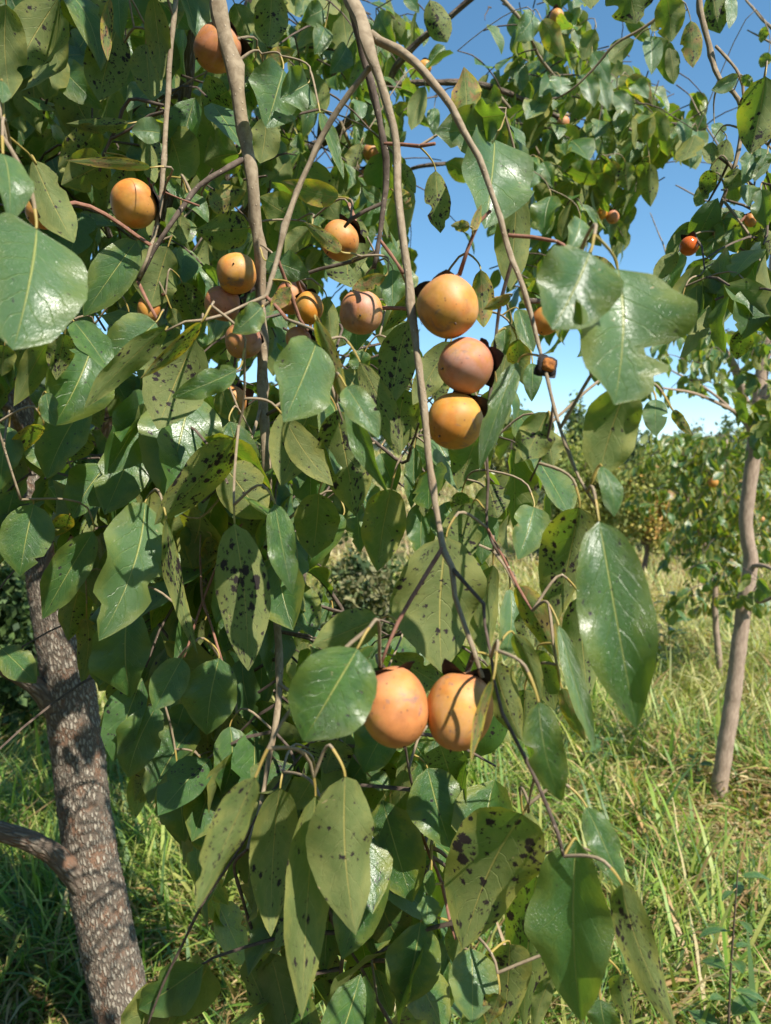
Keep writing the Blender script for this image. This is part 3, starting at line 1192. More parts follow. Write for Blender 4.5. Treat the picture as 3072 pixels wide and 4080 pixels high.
limb(T2, [(838, 190, 2.0, 16), (855, 145, 1.95, 15), (905, 90, 1.9, 14), (965, 42, 1.85, 14), (1060, -40, 1.8, 13)], M_LIMB)
limb(T2, [(860, 378, 2.3, 8), (905, 360, 2.2, 8), (990, 350, 2.2, 8), (1080, 330, 2.3, 6)], M_LIMB)
limb(T2, [(690, 300, 2.0, 13), (700, 220, 1.9, 11), (722, 160, 1.85, 10), (735, 80, 1.8, 9), (730, -30, 1.8, 8)], M_LIMB)
limb(T2, [(1060, 188, 2.05, 10), (1120, 260, 2.1, 7), (1200, 400, 2.2, 6), (1260, 560, 2.3, 4)], M_TWIG)
limb(T2, [(1060, -30, 2.0, 9), (1130, 50, 2.0, 8), (1170, 130, 2.1, 7), (1240, 210, 2.2, 5)], M_TWIG)
limb(T2, [(1200, 250, 2.2, 8), (1290, 250, 2.3, 7), (1390, 290, 2.4, 5), (1480, 300, 2.4, 3)], M_TWIG)
limb(T2, [(735, 262, 1.95, 8), (770, 350, 2.0, 6), (790, 430, 2.05, 4)], M_TWIG)
C2 = Crown(T2)
C2.fill([(1030, 10), (1180, 20), (1290, 90), (1420, 190), (1540, 290), (1520, 370), (1400, 430), (1345, 480), (1345, 600), (1290, 720), (1190, 640), (1150, 400), (1050, 240)], 2.0, 2.7, 110, 31, lmin=.07, lmax=.11)
C2.fill([(1400, 150), (1510, 200), (1530, 320), (1390, 300)], 2.1, 2.4, 12, 32)
C2.fill([(560, 0), (850, 0), (870, 110), (700, 150), (690, 300), (560, 330)], 1.9, 2.5, 44, 33)
C2.fill([(560, 330), (880, 400), (880, 620), (560, 620)], 1.7, 2.4, 36, 34)
C2.fill([(740, 230), (850, 230), (850, 420), (760, 430)], 1.9, 2.2, 12, 35)
C2.fill([(0, 0), (520, 0), (520, 620), (0, 620)], 2.1, 2.8, 60, 36)
C2.fill([(860, 240), (1010, 150), (1130, 330), (1180, 640), (1040, 700), (1020, 380)], 1.9, 2.3, 16, 37)
C2.build(.3, .55, 215)

# --- the bare young trunk in the meadow
T3 = thing('young_tree', 'young tree with slender smooth pinkish brown trunk standing in sunny grass', 'tree', Z(1545, 1765, 3.52))
T3.location.z = 0
tp3 = [(1543, 1810, 3.5, 35), (1550, 1740, 3.5, 34), (1563, 1640, 3.5, 34), (1582, 1520, 3.5, 33), (1596, 1400, 3.5, 32), (1612, 1285, 3.5, 31), (1622, 1210, 3.5, 30), (1612, 1120, 3.5, 28),
       (1632, 950, 3.5, 32), (1640, 860, 3.5, 28), (1655, 740, 3.5, 24), (1680, 500, 3.4, 20)]
tube('trunk', [Z(x, y, d) for x, y, d, w in tp3], [px(w, d) for x, y, d, w in tp3], M_SAPL, T3, seg=28, step=.02, rough=.0035, freq=16)
limb(T3, [(1632, 950, 3.5, 26), (1612, 880, 3.45, 20), (1590, 800, 3.4, 18), (1560, 750, 3.4, 13), (1535, 715, 3.4, 7)], M_SAPL, 12)
limb(T3, [(1628, 915, 3.5, 10), (1570, 880, 3.35, 8), (1500, 850, 3.2, 6), (1430, 838, 3.1, 4)], M_SAPL, 8)
limb(T3, [(1625, 930, 3.5, 9), (1540, 850, 3.6, 6), (1450, 800, 3.7, 4)], M_SAPL, 8)
limb(T3, [(1620, 1225, 3.5, 12), (1650, 1222, 3.4, 9), (1690, 1240, 3.3, 8)], M_SAPL, 8)
limb(T3, [(1612, 1290, 3.5, 11), (1645, 1300, 3.4, 8), (1690, 1280, 3.3, 7)], M_SAPL, 8)
limb(T3, [(1640, 880, 3.5, 14), (1690, 830, 3.4, 11), (1740, 760, 3.3, 9)], M_SAPL, 8)
C3 = Crown(T3)
C3.fill([(1440, 720), (1700, 690), (1700, 880), (1560, 900), (1450, 830)], 3.0, 3.9, 40, 41, lmin=.06, lmax=.10)
C3.fill([(1560, 860), (1700, 880), (1700, 1000), (1560, 990)], 3.2, 3.9, 12, 42, lmin=.06, lmax=.10)
C3.fill([(1470, 1240), (1560, 1250), (1560, 1330), (1480, 1310)], 3.3, 3.6, 7, 43, lmin=.06, lmax=.09, length=(.1, .2))
C3.fill([(1600, 1230), (1700, 1230), (1700, 1360), (1600, 1340)], 3.3, 3.6, 9, 44, lmin=.06, lmax=.09, length=(.1, .2))
C3.build(.3, .3)

# --- the bushier young tree behind it
T4 = thing('young_tree', 'bushy low young tree with glossy dark leaves behind the slender trunk', 'tree', Z(1560, 1420, 5.6))
T4.location.z = 0
limb(T4, [(1560, 1490, 5.6, 16), (1545, 1300, 5.6, 12), (1560, 1120, 5.6, 10), (1570, 950, 5.6, 6)], M_SAPL, 10, 'trunk')
limb(T4, [(1552, 1250, 5.6, 9), (1500, 1120, 5.5, 7), (1460, 1010, 5.4, 4)], M_SAPL, 8)
limb(T4, [(1556, 1180, 5.6, 9), (1610, 1060, 5.6, 7), (1650, 960, 5.6, 4)], M_SAPL, 8)
C4 = Crown(T4)
C4.fill([(1400, 960), (1480, 920), (1690, 930), (1690, 1220), (1560, 1240), (1440, 1160)], 4.9, 6.0, 150, 51, lmin=.07, lmax=.11, length=(.2, .45))
C4.fill([(1480, 1200), (1640, 1200), (1620, 1370), (1500, 1350)], 5.0, 5.7, 22, 52, lmin=.07, lmax=.11, length=(.2, .4))
C4.build(.6, .3)


# ------------------------------------------------------------------ bushes and far trees
def card_leaves(n, c, rad, leaf, tints, seed, floor=None, squash=1.0, hollow=.35):
    """n small pointed leaves in lumps through an uneven crown"""
    g = np.random.default_rng(seed)
    nl = 26
    lump = g.normal(0, 1, (nl, 3))
    lump /= np.linalg.norm(lump, axis=1)[:, None]
    lump *= (hollow + (1 - hollow) * g.random(nl) ** .5)[:, None] * .8
    lr = .22 + .28 * g.random(nl)
    k = g.integers(0, nl, n)
    q = g.normal(0, 1, (n, 3))
    q /= np.linalg.norm(q, axis=1)[:, None]
    q *= (g.random(n) ** .45 * lr[k])[:, None]
    p = (lump[k] + q) * np.array(rad) + np.array(c)
    s = leaf * (.6 + .8 * g.random(n))
    ax = g.normal(0, 1, (n, 3)) + np.array([0, 0, -.6])
    ax /= np.linalg.norm(ax, axis=1)[:, None]
    up = g.normal(0, 1, (n, 3)) + np.array([0, 0, .7])
    sd = np.cross(up, ax)
    sd /= np.linalg.norm(sd, axis=1)[:, None] + 1e-6
    V = np.zeros((n, 4, 3), np.float32)
    V[:, 0] = p
    V[:, 1] = p + ax * (s * .45)[:, None] + sd * (s * .3)[:, None]
    V[:, 2] = p + ax * s[:, None]
    V[:, 3] = p + ax * (s * .45)[:, None] - sd * (s * .3)[:, None]
    tints = np.array(tints)
    lt = g.integers(0, len(tints), nl)
    mixk = g.random(n) < .7
    ti = np.where(mixk, lt[k], g.integers(0, len(tints), n))
    col = tints[ti] * (.65 + .7 * g.random(n))[:, None]
    if floor is not None:
        V[:, :, 2] = np.maximum(V[:, :, 2], floor + .02)
    return V.reshape(-1, 3), np.arange(n * 4).reshape(-1, 4), np.repeat(col, 4, axis=0)


def bush(name, label, cat, x, top, wpx, d, leaf, n, tints, seed, group=None, stemw=.05, low=.1, asp=1.0):
    c = Z(x, 1050, d)
    gz = float(ground_z(c.x, c.y))
    h = Z(x, top, d).z - gz
    w = wpx * K / FPX * d * .5
    root = thing(name, label, cat, (c.x, c.y, gz), group)
    r = random.Random(seed)
    zc = gz + h * (low + 1) / 2
    V, F, col = card_leaves(n, (c.x, c.y, zc), (w, w * asp, h * (1 - low) / 2 * 1.05), leaf, tints, seed, gz)
    put('crown', mesh_np('crown', V - np.array([c.x, c.y, gz]), F, tint=col, smooth=False, mats=[M_FARLEAF]), root, (c.x, c.y, gz))['kind'] = 'stuff'
    b = Vector((c.x, c.y, gz - .05))
    tube('trunk', [b, b + Vector((r.uniform(-.1, .1), 0, h * .35)), b + Vector((r.uniform(-.2, .2), 0, h * .8))], [stemw, stemw * .8, stemw * .3], M_LIMB, root, seg=8, step=.1)
    for k in range(4):
        a = r.uniform(0, 6.28)
        tube('limb', [b + Vector((0, 0, h * .25)), b + Vector((math.cos(a) * w * .3, math.sin(a) * w * .3, h * .5)), b + Vector((math.cos(a) * w * .6, math.sin(a) * w * .6, h * .75))],
             [stemw * .6, stemw * .4, stemw * .15], M_LIMB, root, seg=6, step=.1)
    return root


YG = [(.26, .29, .07), (.20, .26, .065), (.33, .32, .09)]
DG = [(.075, .120, .040), (.095, .150, .045), (.065, .105, .045)]
OR = [(.46, .26, .08), (.42, .34, .08)]
BG = [(.10, .135, .085), (.12, .16, .09), (.085, .115, .08)]
bush('bush', 'yellow green leafy bush at the meadow edge near the drooping olive leaf', 'bush', 1262, 925, 190, 14, .085, 7000, YG, 61)
bush('bush', 'autumn bush with orange and yellow leaves at the far meadow edge', 'bush', 1392, 985, 130, 13, .08, 4500, OR + YG + YG, 62)
bush('bush', 'green bush just right of the autumn orange bush', 'bush', 1490, 965, 190, 15, .085, 6000, DG + YG, 63)
bush('bush', 'pale yellow green bush low on the far meadow', 'bush', 1330, 1010, 150, 16, .085, 4500, YG, 64)
bush('bush', 'broad bright green bush filling the gap behind the bushy low tree', 'bush', 1600, 940, 230, 17, .09, 7000, YG + DG, 75)
bush('bush', 'leafy yellow green bush between the orange bush and the long pointed leaf', 'bush', 1430, 950, 120, 18, .09, 5000, YG, 76)
bush('bush', 'pale green bush closing the gap between the far rise and the rounded dark tree', 'bush', 1165, 975, 110, 24, .11, 4500, YG + BG, 77)
bush('tree', 'rounded dark green tree rising above the yellow green bush', 'tree', 1247, 868, 70, 19, .11, 4500, DG + YG, 65, None, .10, .25)
bush('tree', 'far grey green tree against the sky left of the slender trunk', 'tree', 1545, 930, 150, 30, .16, 6000, BG, 66, None, .14, .1)
bush('tree', 'far dark blue green tree at the right edge of the meadow', 'tree', 1668, 915, 130, 27, .15, 6000, [(.028, .048, .040), (.035, .058, .05)], 67, None, .14, .05)
bush('tree', 'far pale tree filling the gap beside the lowest stacked persimmon', 'tree', 1100, 895, 120, 30, .16, 6000, BG + YG, 68, None, .14, .1)
bush('tree', 'far dull green tree beyond the rise left of the forked branch', 'tree', 700, 900, 200, 44, .2, 5000, BG + DG, 69, None, .14, .1)
bush('tree', 'broad far green tree behind the furrowed trunk', 'tree', 60, 880, 260, 36, .2, 6000, DG + YG, 70, None, .14, .1)
bush('tree', 'far round tree beyond the rise behind the shaded leaves', 'tree', 380, 910, 210, 42, .2, 5000, BG + YG, 71, None, .14, .1)
bush('shrub', 'weedy grey green shrub in the grass seen below the spotted pointed leaf', 'shrub', 790, 1165, 230, 5.2, .05, 5200, [(.09, .13, .05), (.13, .16, .06), (.07, .11, .05), (.2, .19, .09)], 72, None, .02, .0)
bush('shrub', 'low bramble in shade right of the furrowed trunk', 'shrub', 610, 1330, 150, 4.6, .05, 2600, DG + YG, 73, None, .015, .0)


for i, (x_, t_, w_, d_) in enumerate([(-60, 640, 420, 4.6), (300, 690, 480, 6.0), (640, 820, 380, 8.0)]):  # trees added to shade the meadow and darken the background
    bush('added_shade_tree', ('dim tree added for shade, crowding behind the furrowed trunk at the left edge', 'dim tree added for shade, deep behind the hanging leaves at the left', 'dim tree added for shade, behind the leaves left of the forked branch')[i],
         'tree', x_, t_, w_, d_, .085, 6500, DG, 400 + i, None, .05, .22)
bush('shrub', 'dark undergrowth shrub low behind the furrowed trunk', 'shrub', 30, 1190, 260, 4.2, .06, 3200, DG, 410, None, .015, .0)
GRO = 'unseen trees added to dim the skylight'
for i, (x_, y_, h_) in enumerate([(-4.2, -1.4, 4.2), (-1.6, -2.9, 4.4), (1.2, -3.6, 4.0), (4.6, -3.4, 4.2), (-4.6, 1.6, 4.6)]):  # trees added out of view to block part of the skylight
    r_ = thing('added_shade_tree', 'leafy tree out of view, added to dim the skylight', 'tree', (x_, y_, 0), GRO)
    V, F, c = card_leaves(6500, (x_, y_, h_ * .55), (1.7, 1.5, h_ * .5), .13, DG, 300 + i, .1)
    put('crown', mesh_np('crown', V - np.array([x_, y_, 0]), F, tint=c, smooth=False, mats=[M_FARLEAF]), r_, (x_, y_, 0))['kind'] = 'stuff'
    tube('trunk', [Vector((x_, y_, -.05)), Vector((x_ + .05, y_, h_ * .4)), Vector((x_, y_, h_ * .9))], [.07, .05, .02], M_LIMB, r_, seg=10, step=.1)


def treeline():
    Vs, Fs, Cs, n = [], [], [], 0
    r = random.Random(5)
    for i in range(34):
        x = -38 + i * 2.7 + r.uniform(-.8, .8)
        y = 62 + r.uniform(-5, 6)
        h = r.uniform(5.2, 7.2) + float(ground_z(x, y))
        V, F, c = card_leaves(1500, (x, y, h * .5), (2.6, 2.4, h * .55), .42, BG + DG + YG[:1], 200 + i, 0)
        Vs.append(V); Fs.append(F + n); Cs.append(c); n += len(V)
    o = put('treeline', mesh_np('treeline', np.concatenate(Vs), np.concatenate(Fs), tint=np.concatenate(Cs), smooth=False, mats=[M_FARLEAF]))
    kind(o, 'stuff')
    tag(o, 'hazy green line of far trees closing the meadow at the horizon', 'treeline')


treeline()


def weed(label, x, ytop, d, leafL, nleaf, seed, dark=True):
    r = random.Random(seed)
    c = Z(x, 1050, d)
    gz = float(ground_z(c.x, c.y))
    top = Z(x + r.uniform(-12, 12), ytop, d)
    root = thing('weed', label, 'weed', (c.x, c.y, gz))
    a = Vector((c.x, c.y, gz - .01))
    o, sp, sr = tube('stem', [a, a.lerp(top, .5) + Vector((r.uniform(-.02, .02), .01, 0)), top], [.0042, .003, .0015], M_DARKT, root, seg=6, step=.015)
    for i in range(nleaf):
        f = .22 + .78 * (i + .5) / nleaf
        q = sp[min(len(sp) - 1, int(f * len(sp)))]
        ang = i * 2.4 + r.uniform(-.4, .4)
        ax = Vector((math.cos(ang), math.sin(ang) * .8, r.uniform(-.35, .35))).normalized()
        nr = Vector((r.uniform(-.3, .3), r.uniform(-.4, .2), 1))
        nr = (nr - ax * nr.dot(ax)).normalized()
        L = leafL * r.uniform(.6, 1.15) * (1.1 - .5 * f)
        V, uv, F = leaf_arrays(L, L * r.uniform(.2, .27), r, rows=10, cols=4, fold=.25, bend=.1)
        V = np.array(V) @ np.array(frame(ax, nr)).T
        lo = put('leaf', mesh_np('leaf', V, F, uv=uv, mats=[M_LEAF]), root, q + ax * .012)
        lo.color = (.15, .3, .25 if dark else .6, 1)
        connector('leaf_stalk', q, q + ax * .013, .0012, .0009, M_PET, lo, .05, 4, ax)
    return root


weed('tall leafy weed with dark bluish leaves standing in the lower right corner', 1594, 1880, 1.72, .105, 14, 81)
weed('upright leafy weed alone in the bright grass left of the slender trunk', 1452, 1280, 6.4, .20, 16, 82)
weed('pale leaved weed lying in the grass below the long pointed leaf', 1300, 1590, 3.7, .12, 10, 83, False)
weed('small weed beside the foot of the slender trunk', 1500, 1640, 3.6, .09, 7, 84)
weed('leafy weed in bright grass between long leaf and upright weed', 1425, 1400, 5.6, .13, 9, 85)
weed('dark weed in shaded grass right of the furrowed trunk', 415, 1590, 3.3, .12, 10, 86)

# ------------------------------------------------------------------ hanging branches in front
THINGS = {}
NODES += [(v, .002, T2) for pts in C2.tw for v in pts[::2]]
NODES += [(v, .002, T1) for pts in C1.tw for v in pts[::2] if proj(v) and proj(v)[2] > .95]

GRP = 'persimmon branches hanging in front'


def hang(key, label, x, y, d):
    THINGS[key] = thing('persimmon_branch', label, 'branch', Z(x, y, d), GRP)
    return THINGS[key]


def br(key, pts, mat=None, name='twig', **kw):
    return wood(name, [Z(x, y, d) for x, y, d, w in pts], [px(w * .9, d) for x, y, d, w in pts], mat or M_TWIG, THINGS[key], **kw)


hang('A', 'thick straight grey brown branch hanging down from the top edge past a half hidden persimmon', 468, -20, .84)
br('A', [(462, -60, .86, 37), (470, -10, .85, 36), (490, 90, .85, 35), (512, 200, .85, 32), (532, 310, .85, 30), (548, 420, .85, 28), (558, 520, .86, 26), (563, 620, .87, 25), (566, 740, .87, 24), (568, 860, .86, 24),
         (573, 960, .85, 23), (582, 1080, .85, 20), (592, 1200, .84, 18), (597, 1330, .82, 18), (604, 1420, .80, 19), (603, 1490, .78, 16), (592, 1580, .76, 14), (578, 1660, .75, 12), (565, 1730, .74, 10), (535, 1835, .70, 9)],
   name='stem', seg=18, knots=.09)
br('A', [(530, 342, .85, 15), (480, 370, .83, 13), (430, 402, .82, 12), (400, 440, .81, 12), (365, 490, .80, 11), (330, 545, .80, 11), (298, 608, .80, 11)], M_DARKT, knots=.1)
br('A', [(298, 608, .80, 9), (318, 650, .79, 8), (340, 690, .78, 7)], M_RED)
br('A', [(603, 1478, .78, 10), (620, 1490, .78, 9), (632, 1495, .78, 9)], M_TWIG, attach=False)
br('A', [(535, 1835, .70, 8), (505, 1870, .72, 8), (525, 1945, .74, 8), (545, 2010, .76, 7), (565, 2090, .78, 7), (585, 2230, .8, 6)], M_DARKT, knots=.15)
br('A', [(555, 1765, .72, 7), (520, 1830, .72, 6), (440, 1950, .72, 6), (400, 2030, .73, 6), (355, 2120, .74, 6), (315, 2225, .75, 5)], M_DARKT, knots=.2)
br('A', [(568, 900, .86, 9), (640, 870, .8, 8), (700, 900, .78, 8), (790, 940, .76, 9), (870, 1000, .74, 8), (890, 960, .70, 7), (905, 915, .62, 6)], M_DARKT)
br('A', [(580, 1180, .85, 7), (640, 1220, .9, 8), (690, 1250, .92, 9), (735, 1310, .93, 10), (760, 1360, .94, 9)], M_DARKT)
br('A', [(597, 1290, .83, 6), (660, 1300, .85, 7), (720, 1320, .88, 7)], M_RED)
br('A', [(432, 1200, .86, 5), (437, 1290, .80, 6), (450, 1330, .78, 7), (480, 1430, .76, 6)], M_RED)
br('A', [(582, 1080, .85, 8), (500, 1160, .82, 6), (445, 1280, .80, 6), (415, 1370, .78, 6), (398, 1420, .77, 5)], M_RED)
br('A', [(568, 860, .86, 9), (540, 960, .82, 7), (500, 1040, .80, 6), (430, 1120, .8, 5), (360, 1090, .78, 5)], M_TWIG)
br('A', [(560, 560, .86, 9), (540, 600, .88, 8), (520, 700, .9, 7), (500, 850, .92, 6), (505, 930, .93, 5)], M_DARKT)
br('A', [(604, 1420, .8, 7), (560, 1380, .86, 6), (480, 1290, .92, 5), (420, 1240, .95, 5)], M_TWIG)
br('A', [(592, 1580, .76, 7), (640, 1650, .74, 7), (690, 1890, .72, 8), (720, 1990, .72, 9), (740, 2050, .73, 9), (735, 2120, .74, 9), (745, 2230, .75, 9)], M_DARKT)
br('A', [(725, 2015, .72, 7), (775, 2080, .72, 7), (815, 2160, .72, 8), (860, 2240, .72, 8)], M_DARKT)
br('A', [(640, 1650, .74, 6), (670, 1620, .72, 6), (760, 1580, .72, 6)], M_TWIG)

hang('B', 'forked branch hanging centre top, carrying the stack of three persimmons and the lowest pair', 765, -20, .68)
br('B', [(735, -60, .70, 33), (752, -10, .69, 32), (785, 60, .67, 30), (800, 120, .66, 26), (822, 175, .66, 20), (842, 240, .65, 19), (855, 310, .65, 18), (858, 400, .64, 20), (868, 480, .63, 18), (878, 570, .62, 18), (890, 660, .61, 17),
         (902, 760, .60, 17), (912, 850, .59, 17), (922, 950, .58, 17), (935, 1050, .57, 16), (946, 1120, .56, 15), (957, 1190, .55, 16), (975, 1225, .54, 14), (982, 1290, .54, 12), (1003, 1350, .53, 12), (1025, 1410, .525, 12), (1042, 1465, .52, 11)],
   name='stem', seg=18, knots=.09)
br('B', [(800, 75, .67, 24), (822, 90, .67, 22), (860, 108, .67, 21), (900, 138, .66, 20), (940, 185, .65, 18), (975, 230, .64, 17), (1002, 285, .63, 16), (1035, 340, .62, 15), (1058, 405, .61, 14), (1080, 470, .60, 13), (1098, 535, .60, 13), (1120, 590, .59, 11),
         (1140, 650, .58, 10), (1155, 710, .57, 10), (1170, 770, .56, 9), (1182, 815, .55, 9), (1200, 890, .54, 9), (1222, 960, .53, 9), (1250, 1030, .52, 8), (1290, 1095, .50, 7)], name='stem', seg=16, knots=.09)
br('B', [(800, 145, .665, 13), (775, 175, .67, 14), (735, 230, .68, 14), (700, 290, .69, 14), (670, 350, .69, 13), (640, 415, .69, 13), (618, 490, .68, 12), (600, 555, .68, 12), (585, 605, .67, 11), (575, 640, .67, 11), (530, 658, .66, 8), (485, 680, .65, 7), (440, 692, .64, 7), (400, 695, .635, 6), (358, 715, .63, 5)], seg=12)
br('B', [(750, -20, .72, 20), (772, 60, .72, 18), (790, 140, .72, 16), (810, 210, .72, 15), (828, 300, .72, 14), (834, 380, .73, 14), (828, 440, .73, 13), (820, 510, .73, 12), (808, 580, .73, 10)], M_DARKT, seg=12)
br('B', [(830, 310, .72, 8), (870, 312, .72, 8), (905, 316, .71, 8), (940, 310, .70, 7)], M_RED)
br('B', [(826, 440, .73, 9), (790, 455, .73, 9), (758, 475, .73, 9), (745, 490, .74, 8)], M_DARKT)
br('B', [(818, 515, .73, 9), (845, 550, .73, 8), (872, 590, .72, 7)], M_RED)
br('B', [(812, 545, .73, 8), (760, 565, .74, 8), (690, 582, .75, 8), (640, 600, .76, 7)], M_DARKT)
br('B', [(600, 560, .68, 9), (630, 640, .70, 8), (648, 690, .71, 8), (665, 715, .71, 7)], M_RED)
br('B', [(575, 640, .67, 8), (600, 665, .66, 9), (620, 690, .65, 9)], M_RED)
br('B', [(1060, 455, .61, 9), (1035, 480, .61, 8), (1010, 540, .61, 9), (992, 595, .615, 9)], M_RED)
br('B', [(1098, 508, .60, 10), (1150, 512, .60, 9), (1205, 522, .60, 9), (1215, 528, .6, 10), (1250, 558, .52, 9)], M_RED)
br('B', [(1108, 560, .60, 9), (1085, 640, .61, 9), (1072, 720, .62, 9), (1065, 800, .62, 9), (1055, 890, .62, 10), (1050, 960, .62, 8), (1055, 1040, .62, 7), (1052, 1140, .62, 6), (1080, 1200, .62, 5)], M_DARKT)
br('B', [(1185, 820, .55, 8), (1195, 870, .55, 6), (1180, 960, .57, 5), (1145, 1040, .58, 5)], M_DARKT)
br('B', [(955, 1185, .55, 12), (925, 1235, .54, 10), (888, 1295, .53, 9), (860, 1345, .525, 8), (838, 1395, .52, 8), (822, 1440, .52, 8)], M_RED)
br('B', [(978, 1230, .54, 11), (1010, 1265, .53, 9), (1045, 1305, .525, 8), (1048, 1350, .52, 7), (1062, 1420, .515, 7), (1068, 1470, .51, 7), (1085, 1540, .505, 8), (1120, 1610, .50, 9), (1155, 1680, .50, 9), (1185, 1750, .50, 9), (1205, 1800, .50, 9), (1218, 1850, .50, 8)], M_DARKT)
br('B', [(1052, 1140, .62, 6), (1085, 1200, .61, 6), (1115, 1260, .60, 6), (1150, 1320, .59, 6)], M_RED)
br('B', [(1155, 1680, .50, 7), (1145, 1720, .53, 5), (1142, 1755, .55, 5)], M_TWIG)
br('B', [(905, 1790, .68, 8), (930, 1850, .68, 8), (955, 1910, .67, 8), (972, 1990, .66, 7), (985, 2030, .65, 7)], M_RED)
br('B', [(870, 1540, .6, 6), (880, 1640, .64, 6), (900, 1750, .67, 7), (915, 1850, .68, 8), (925, 1950, .68, 7)], M_DARKT)
br('B', [(620, 690, .65, 7), (690, 720, .62, 7), (700, 760, .60, 6), (715, 830, .6, 6), (740, 910, .6, 5)], M_TWIG)

hang('C', 'thin dark knotty branch hanging left of the thick grey branch beside a lone orange persimmon', 380, -20, .82)
br('C', [(386, -40, .83, 11), (376, 40, .82, 11), (368, 120, .82, 11), (363, 200, .82, 11), (357, 290, .81, 11), (352, 370, .80, 11), (347, 440, .80, 11), (335, 500, .80, 10), (318, 560, .79, 8), (300, 600, .79, 8)], name='stem', seg=12)
br('C', [(360, 240, .82, 8), (325, 250, .83, 8), (280, 280, .84, 7), (240, 300, .85, 6)], M_DARKT)
br('C', [(355, 415, .80, 6), (390, 430, .8, 5), (430, 445, .79, 5)], M_RED)
br('C', [(370, 60, .82, 7), (335, 70, .83, 6), (290, 60, .85, 6), (260, 110, .88, 5)], M_TWIG)
br('C', [(360, 230, .82, 8), (280, 215, .84, 8), (255, 270, .85, 8), (225, 330, .86, 7), (215, 370, .86, 6)], M_DARKT)

hang('D', 'slim pinkish branch at the left edge bearing the big pale blurred leaves', 0, 240, .60)
br('D', [(-25, 60, .64, 10), (-12, 180, .62, 9), (8, 270, .60, 9), (22, 320, .60, 9), (45, 380, .61, 8), (60, 420, .62, 8), (85, 470, .64, 7)], name='stem')
br('D', [(12, 290, .60, 6), (60, 330, .62, 5), (78, 355, .63, 5)], M_PET)
br('D', [(-12, 180, .62, 8), (-60, 420, .62, 8), (-50, 700, .66, 8), (-25, 850, .72, 7), (0, 940, .76, 6), (45, 1080, .78, 6)], M_TWIG)

hang('E', 'twiggy branch hanging at the right edge before blue sky with a glossy red fruit', 1512, -20, 1.15)
br('E', [(1505, -40, 1.16, 12), (1518, 40, 1.15, 12), (1533, 100, 1.15, 12), (1545, 150, 1.14, 12), (1556, 172, 1.13, 11), (1585, 200, 1.12, 10), (1602, 235, 1.12, 11), (1600, 300, 1.12, 10), (1590, 350, 1.12, 9), (1570, 410, 1.13, 9), (1545, 480, 1.15, 9), (1530, 520, 1.15, 8)], name='stem', seg=12)
br('E', [(1547, 100, 1.14, 7), (1570, 125, 1.13, 7), (1590, 150, 1.12, 7), (1605, 185, 1.12, 7), (1610, 225, 1.12, 6), (1640, 290, 1.1, 6), (1675, 330, 1.1, 5)], M_TWIG)
br('E', [(1600, 250, 1.12, 6), (1625, 190, 1.12, 5), (1640, 175, 1.1, 5)], M_TWIG)
br('E', [(1560, 430, 1.13, 7), (1600, 480, 1.1, 6), (1635, 540, 1.08, 6), (1650, 620, 1.06, 5)], M_TWIG)
br('E', [(1545, 480, 1.15, 6), (1510, 505, 1.16, 5), (1494, 515, 1.17, 4)], M_TWIG)
br('E', [(1690, 350, 1.1, 7), (1668, 450, 1.08, 7), (1640, 540, 1.06, 6), (1630, 580, 1.05, 6)], M_TWIG)

hang('F', 'slender twig with large spotted leaves hanging at the top edge against open sky', 1440, -10, 1.35)
br('F', [(1480, -40, 1.3, 8), (1440, 20, 1.34, 7), (1390, 60, 1.36, 7), (1330, 95, 1.38, 6), (1290, 140, 1.4, 6), (1240, 190, 1.42, 5), (1200, 215, 1.45, 4)], name='stem')

hang('G', 'bare grey twigs without leaves crossing the blue sky at the right edge', 1666, 60, 1.9)
THINGS['G']['noleaf'] = 1
br('G', [(1720, 110, 1.9, 8), (1666, 60, 1.9, 7), (1620, 10, 1.95, 5), (1600, -20, 2.0, 4)], M_TWIG, name='stem', attach=False)
br('G', [(1720, 120, 1.9, 6), (1666, 92, 1.9, 5), (1640, 78, 1.92, 4), (1615, 65, 1.95, 3)], M_TWIG, attach=False)
br('G', [(1720, 205, 1.9, 6), (1660, 190, 1.9, 5), (1620, 175, 1.92, 4), (1595, 163, 1.95, 3)], M_TWIG, attach=False)
br('G', [(1720, 130, 1.9, 8), (1725, 330, 2.0, 7), (1690, 440, 2.1, 6), (1600, 380, 2.2, 5), (1530, 280, 2.25, 4), (1490, 205, 2.3, 3)], M_TWIG, attach=False)
br('G', [(1725, 330, 2.0, 6), (1640, 470, 2.2, 5), (1540, 440, 2.3, 4), (1460, 400, 2.4, 3)], M_TWIG, attach=False)
br('G', [(1725, 430, 2.0, 6), (1600, 590, 2.3, 5), (1470, 600, 2.4, 4), (1430, 520, 2.5, 3), (1405, 460, 2.5, 2)], M_TWIG, attach=False)

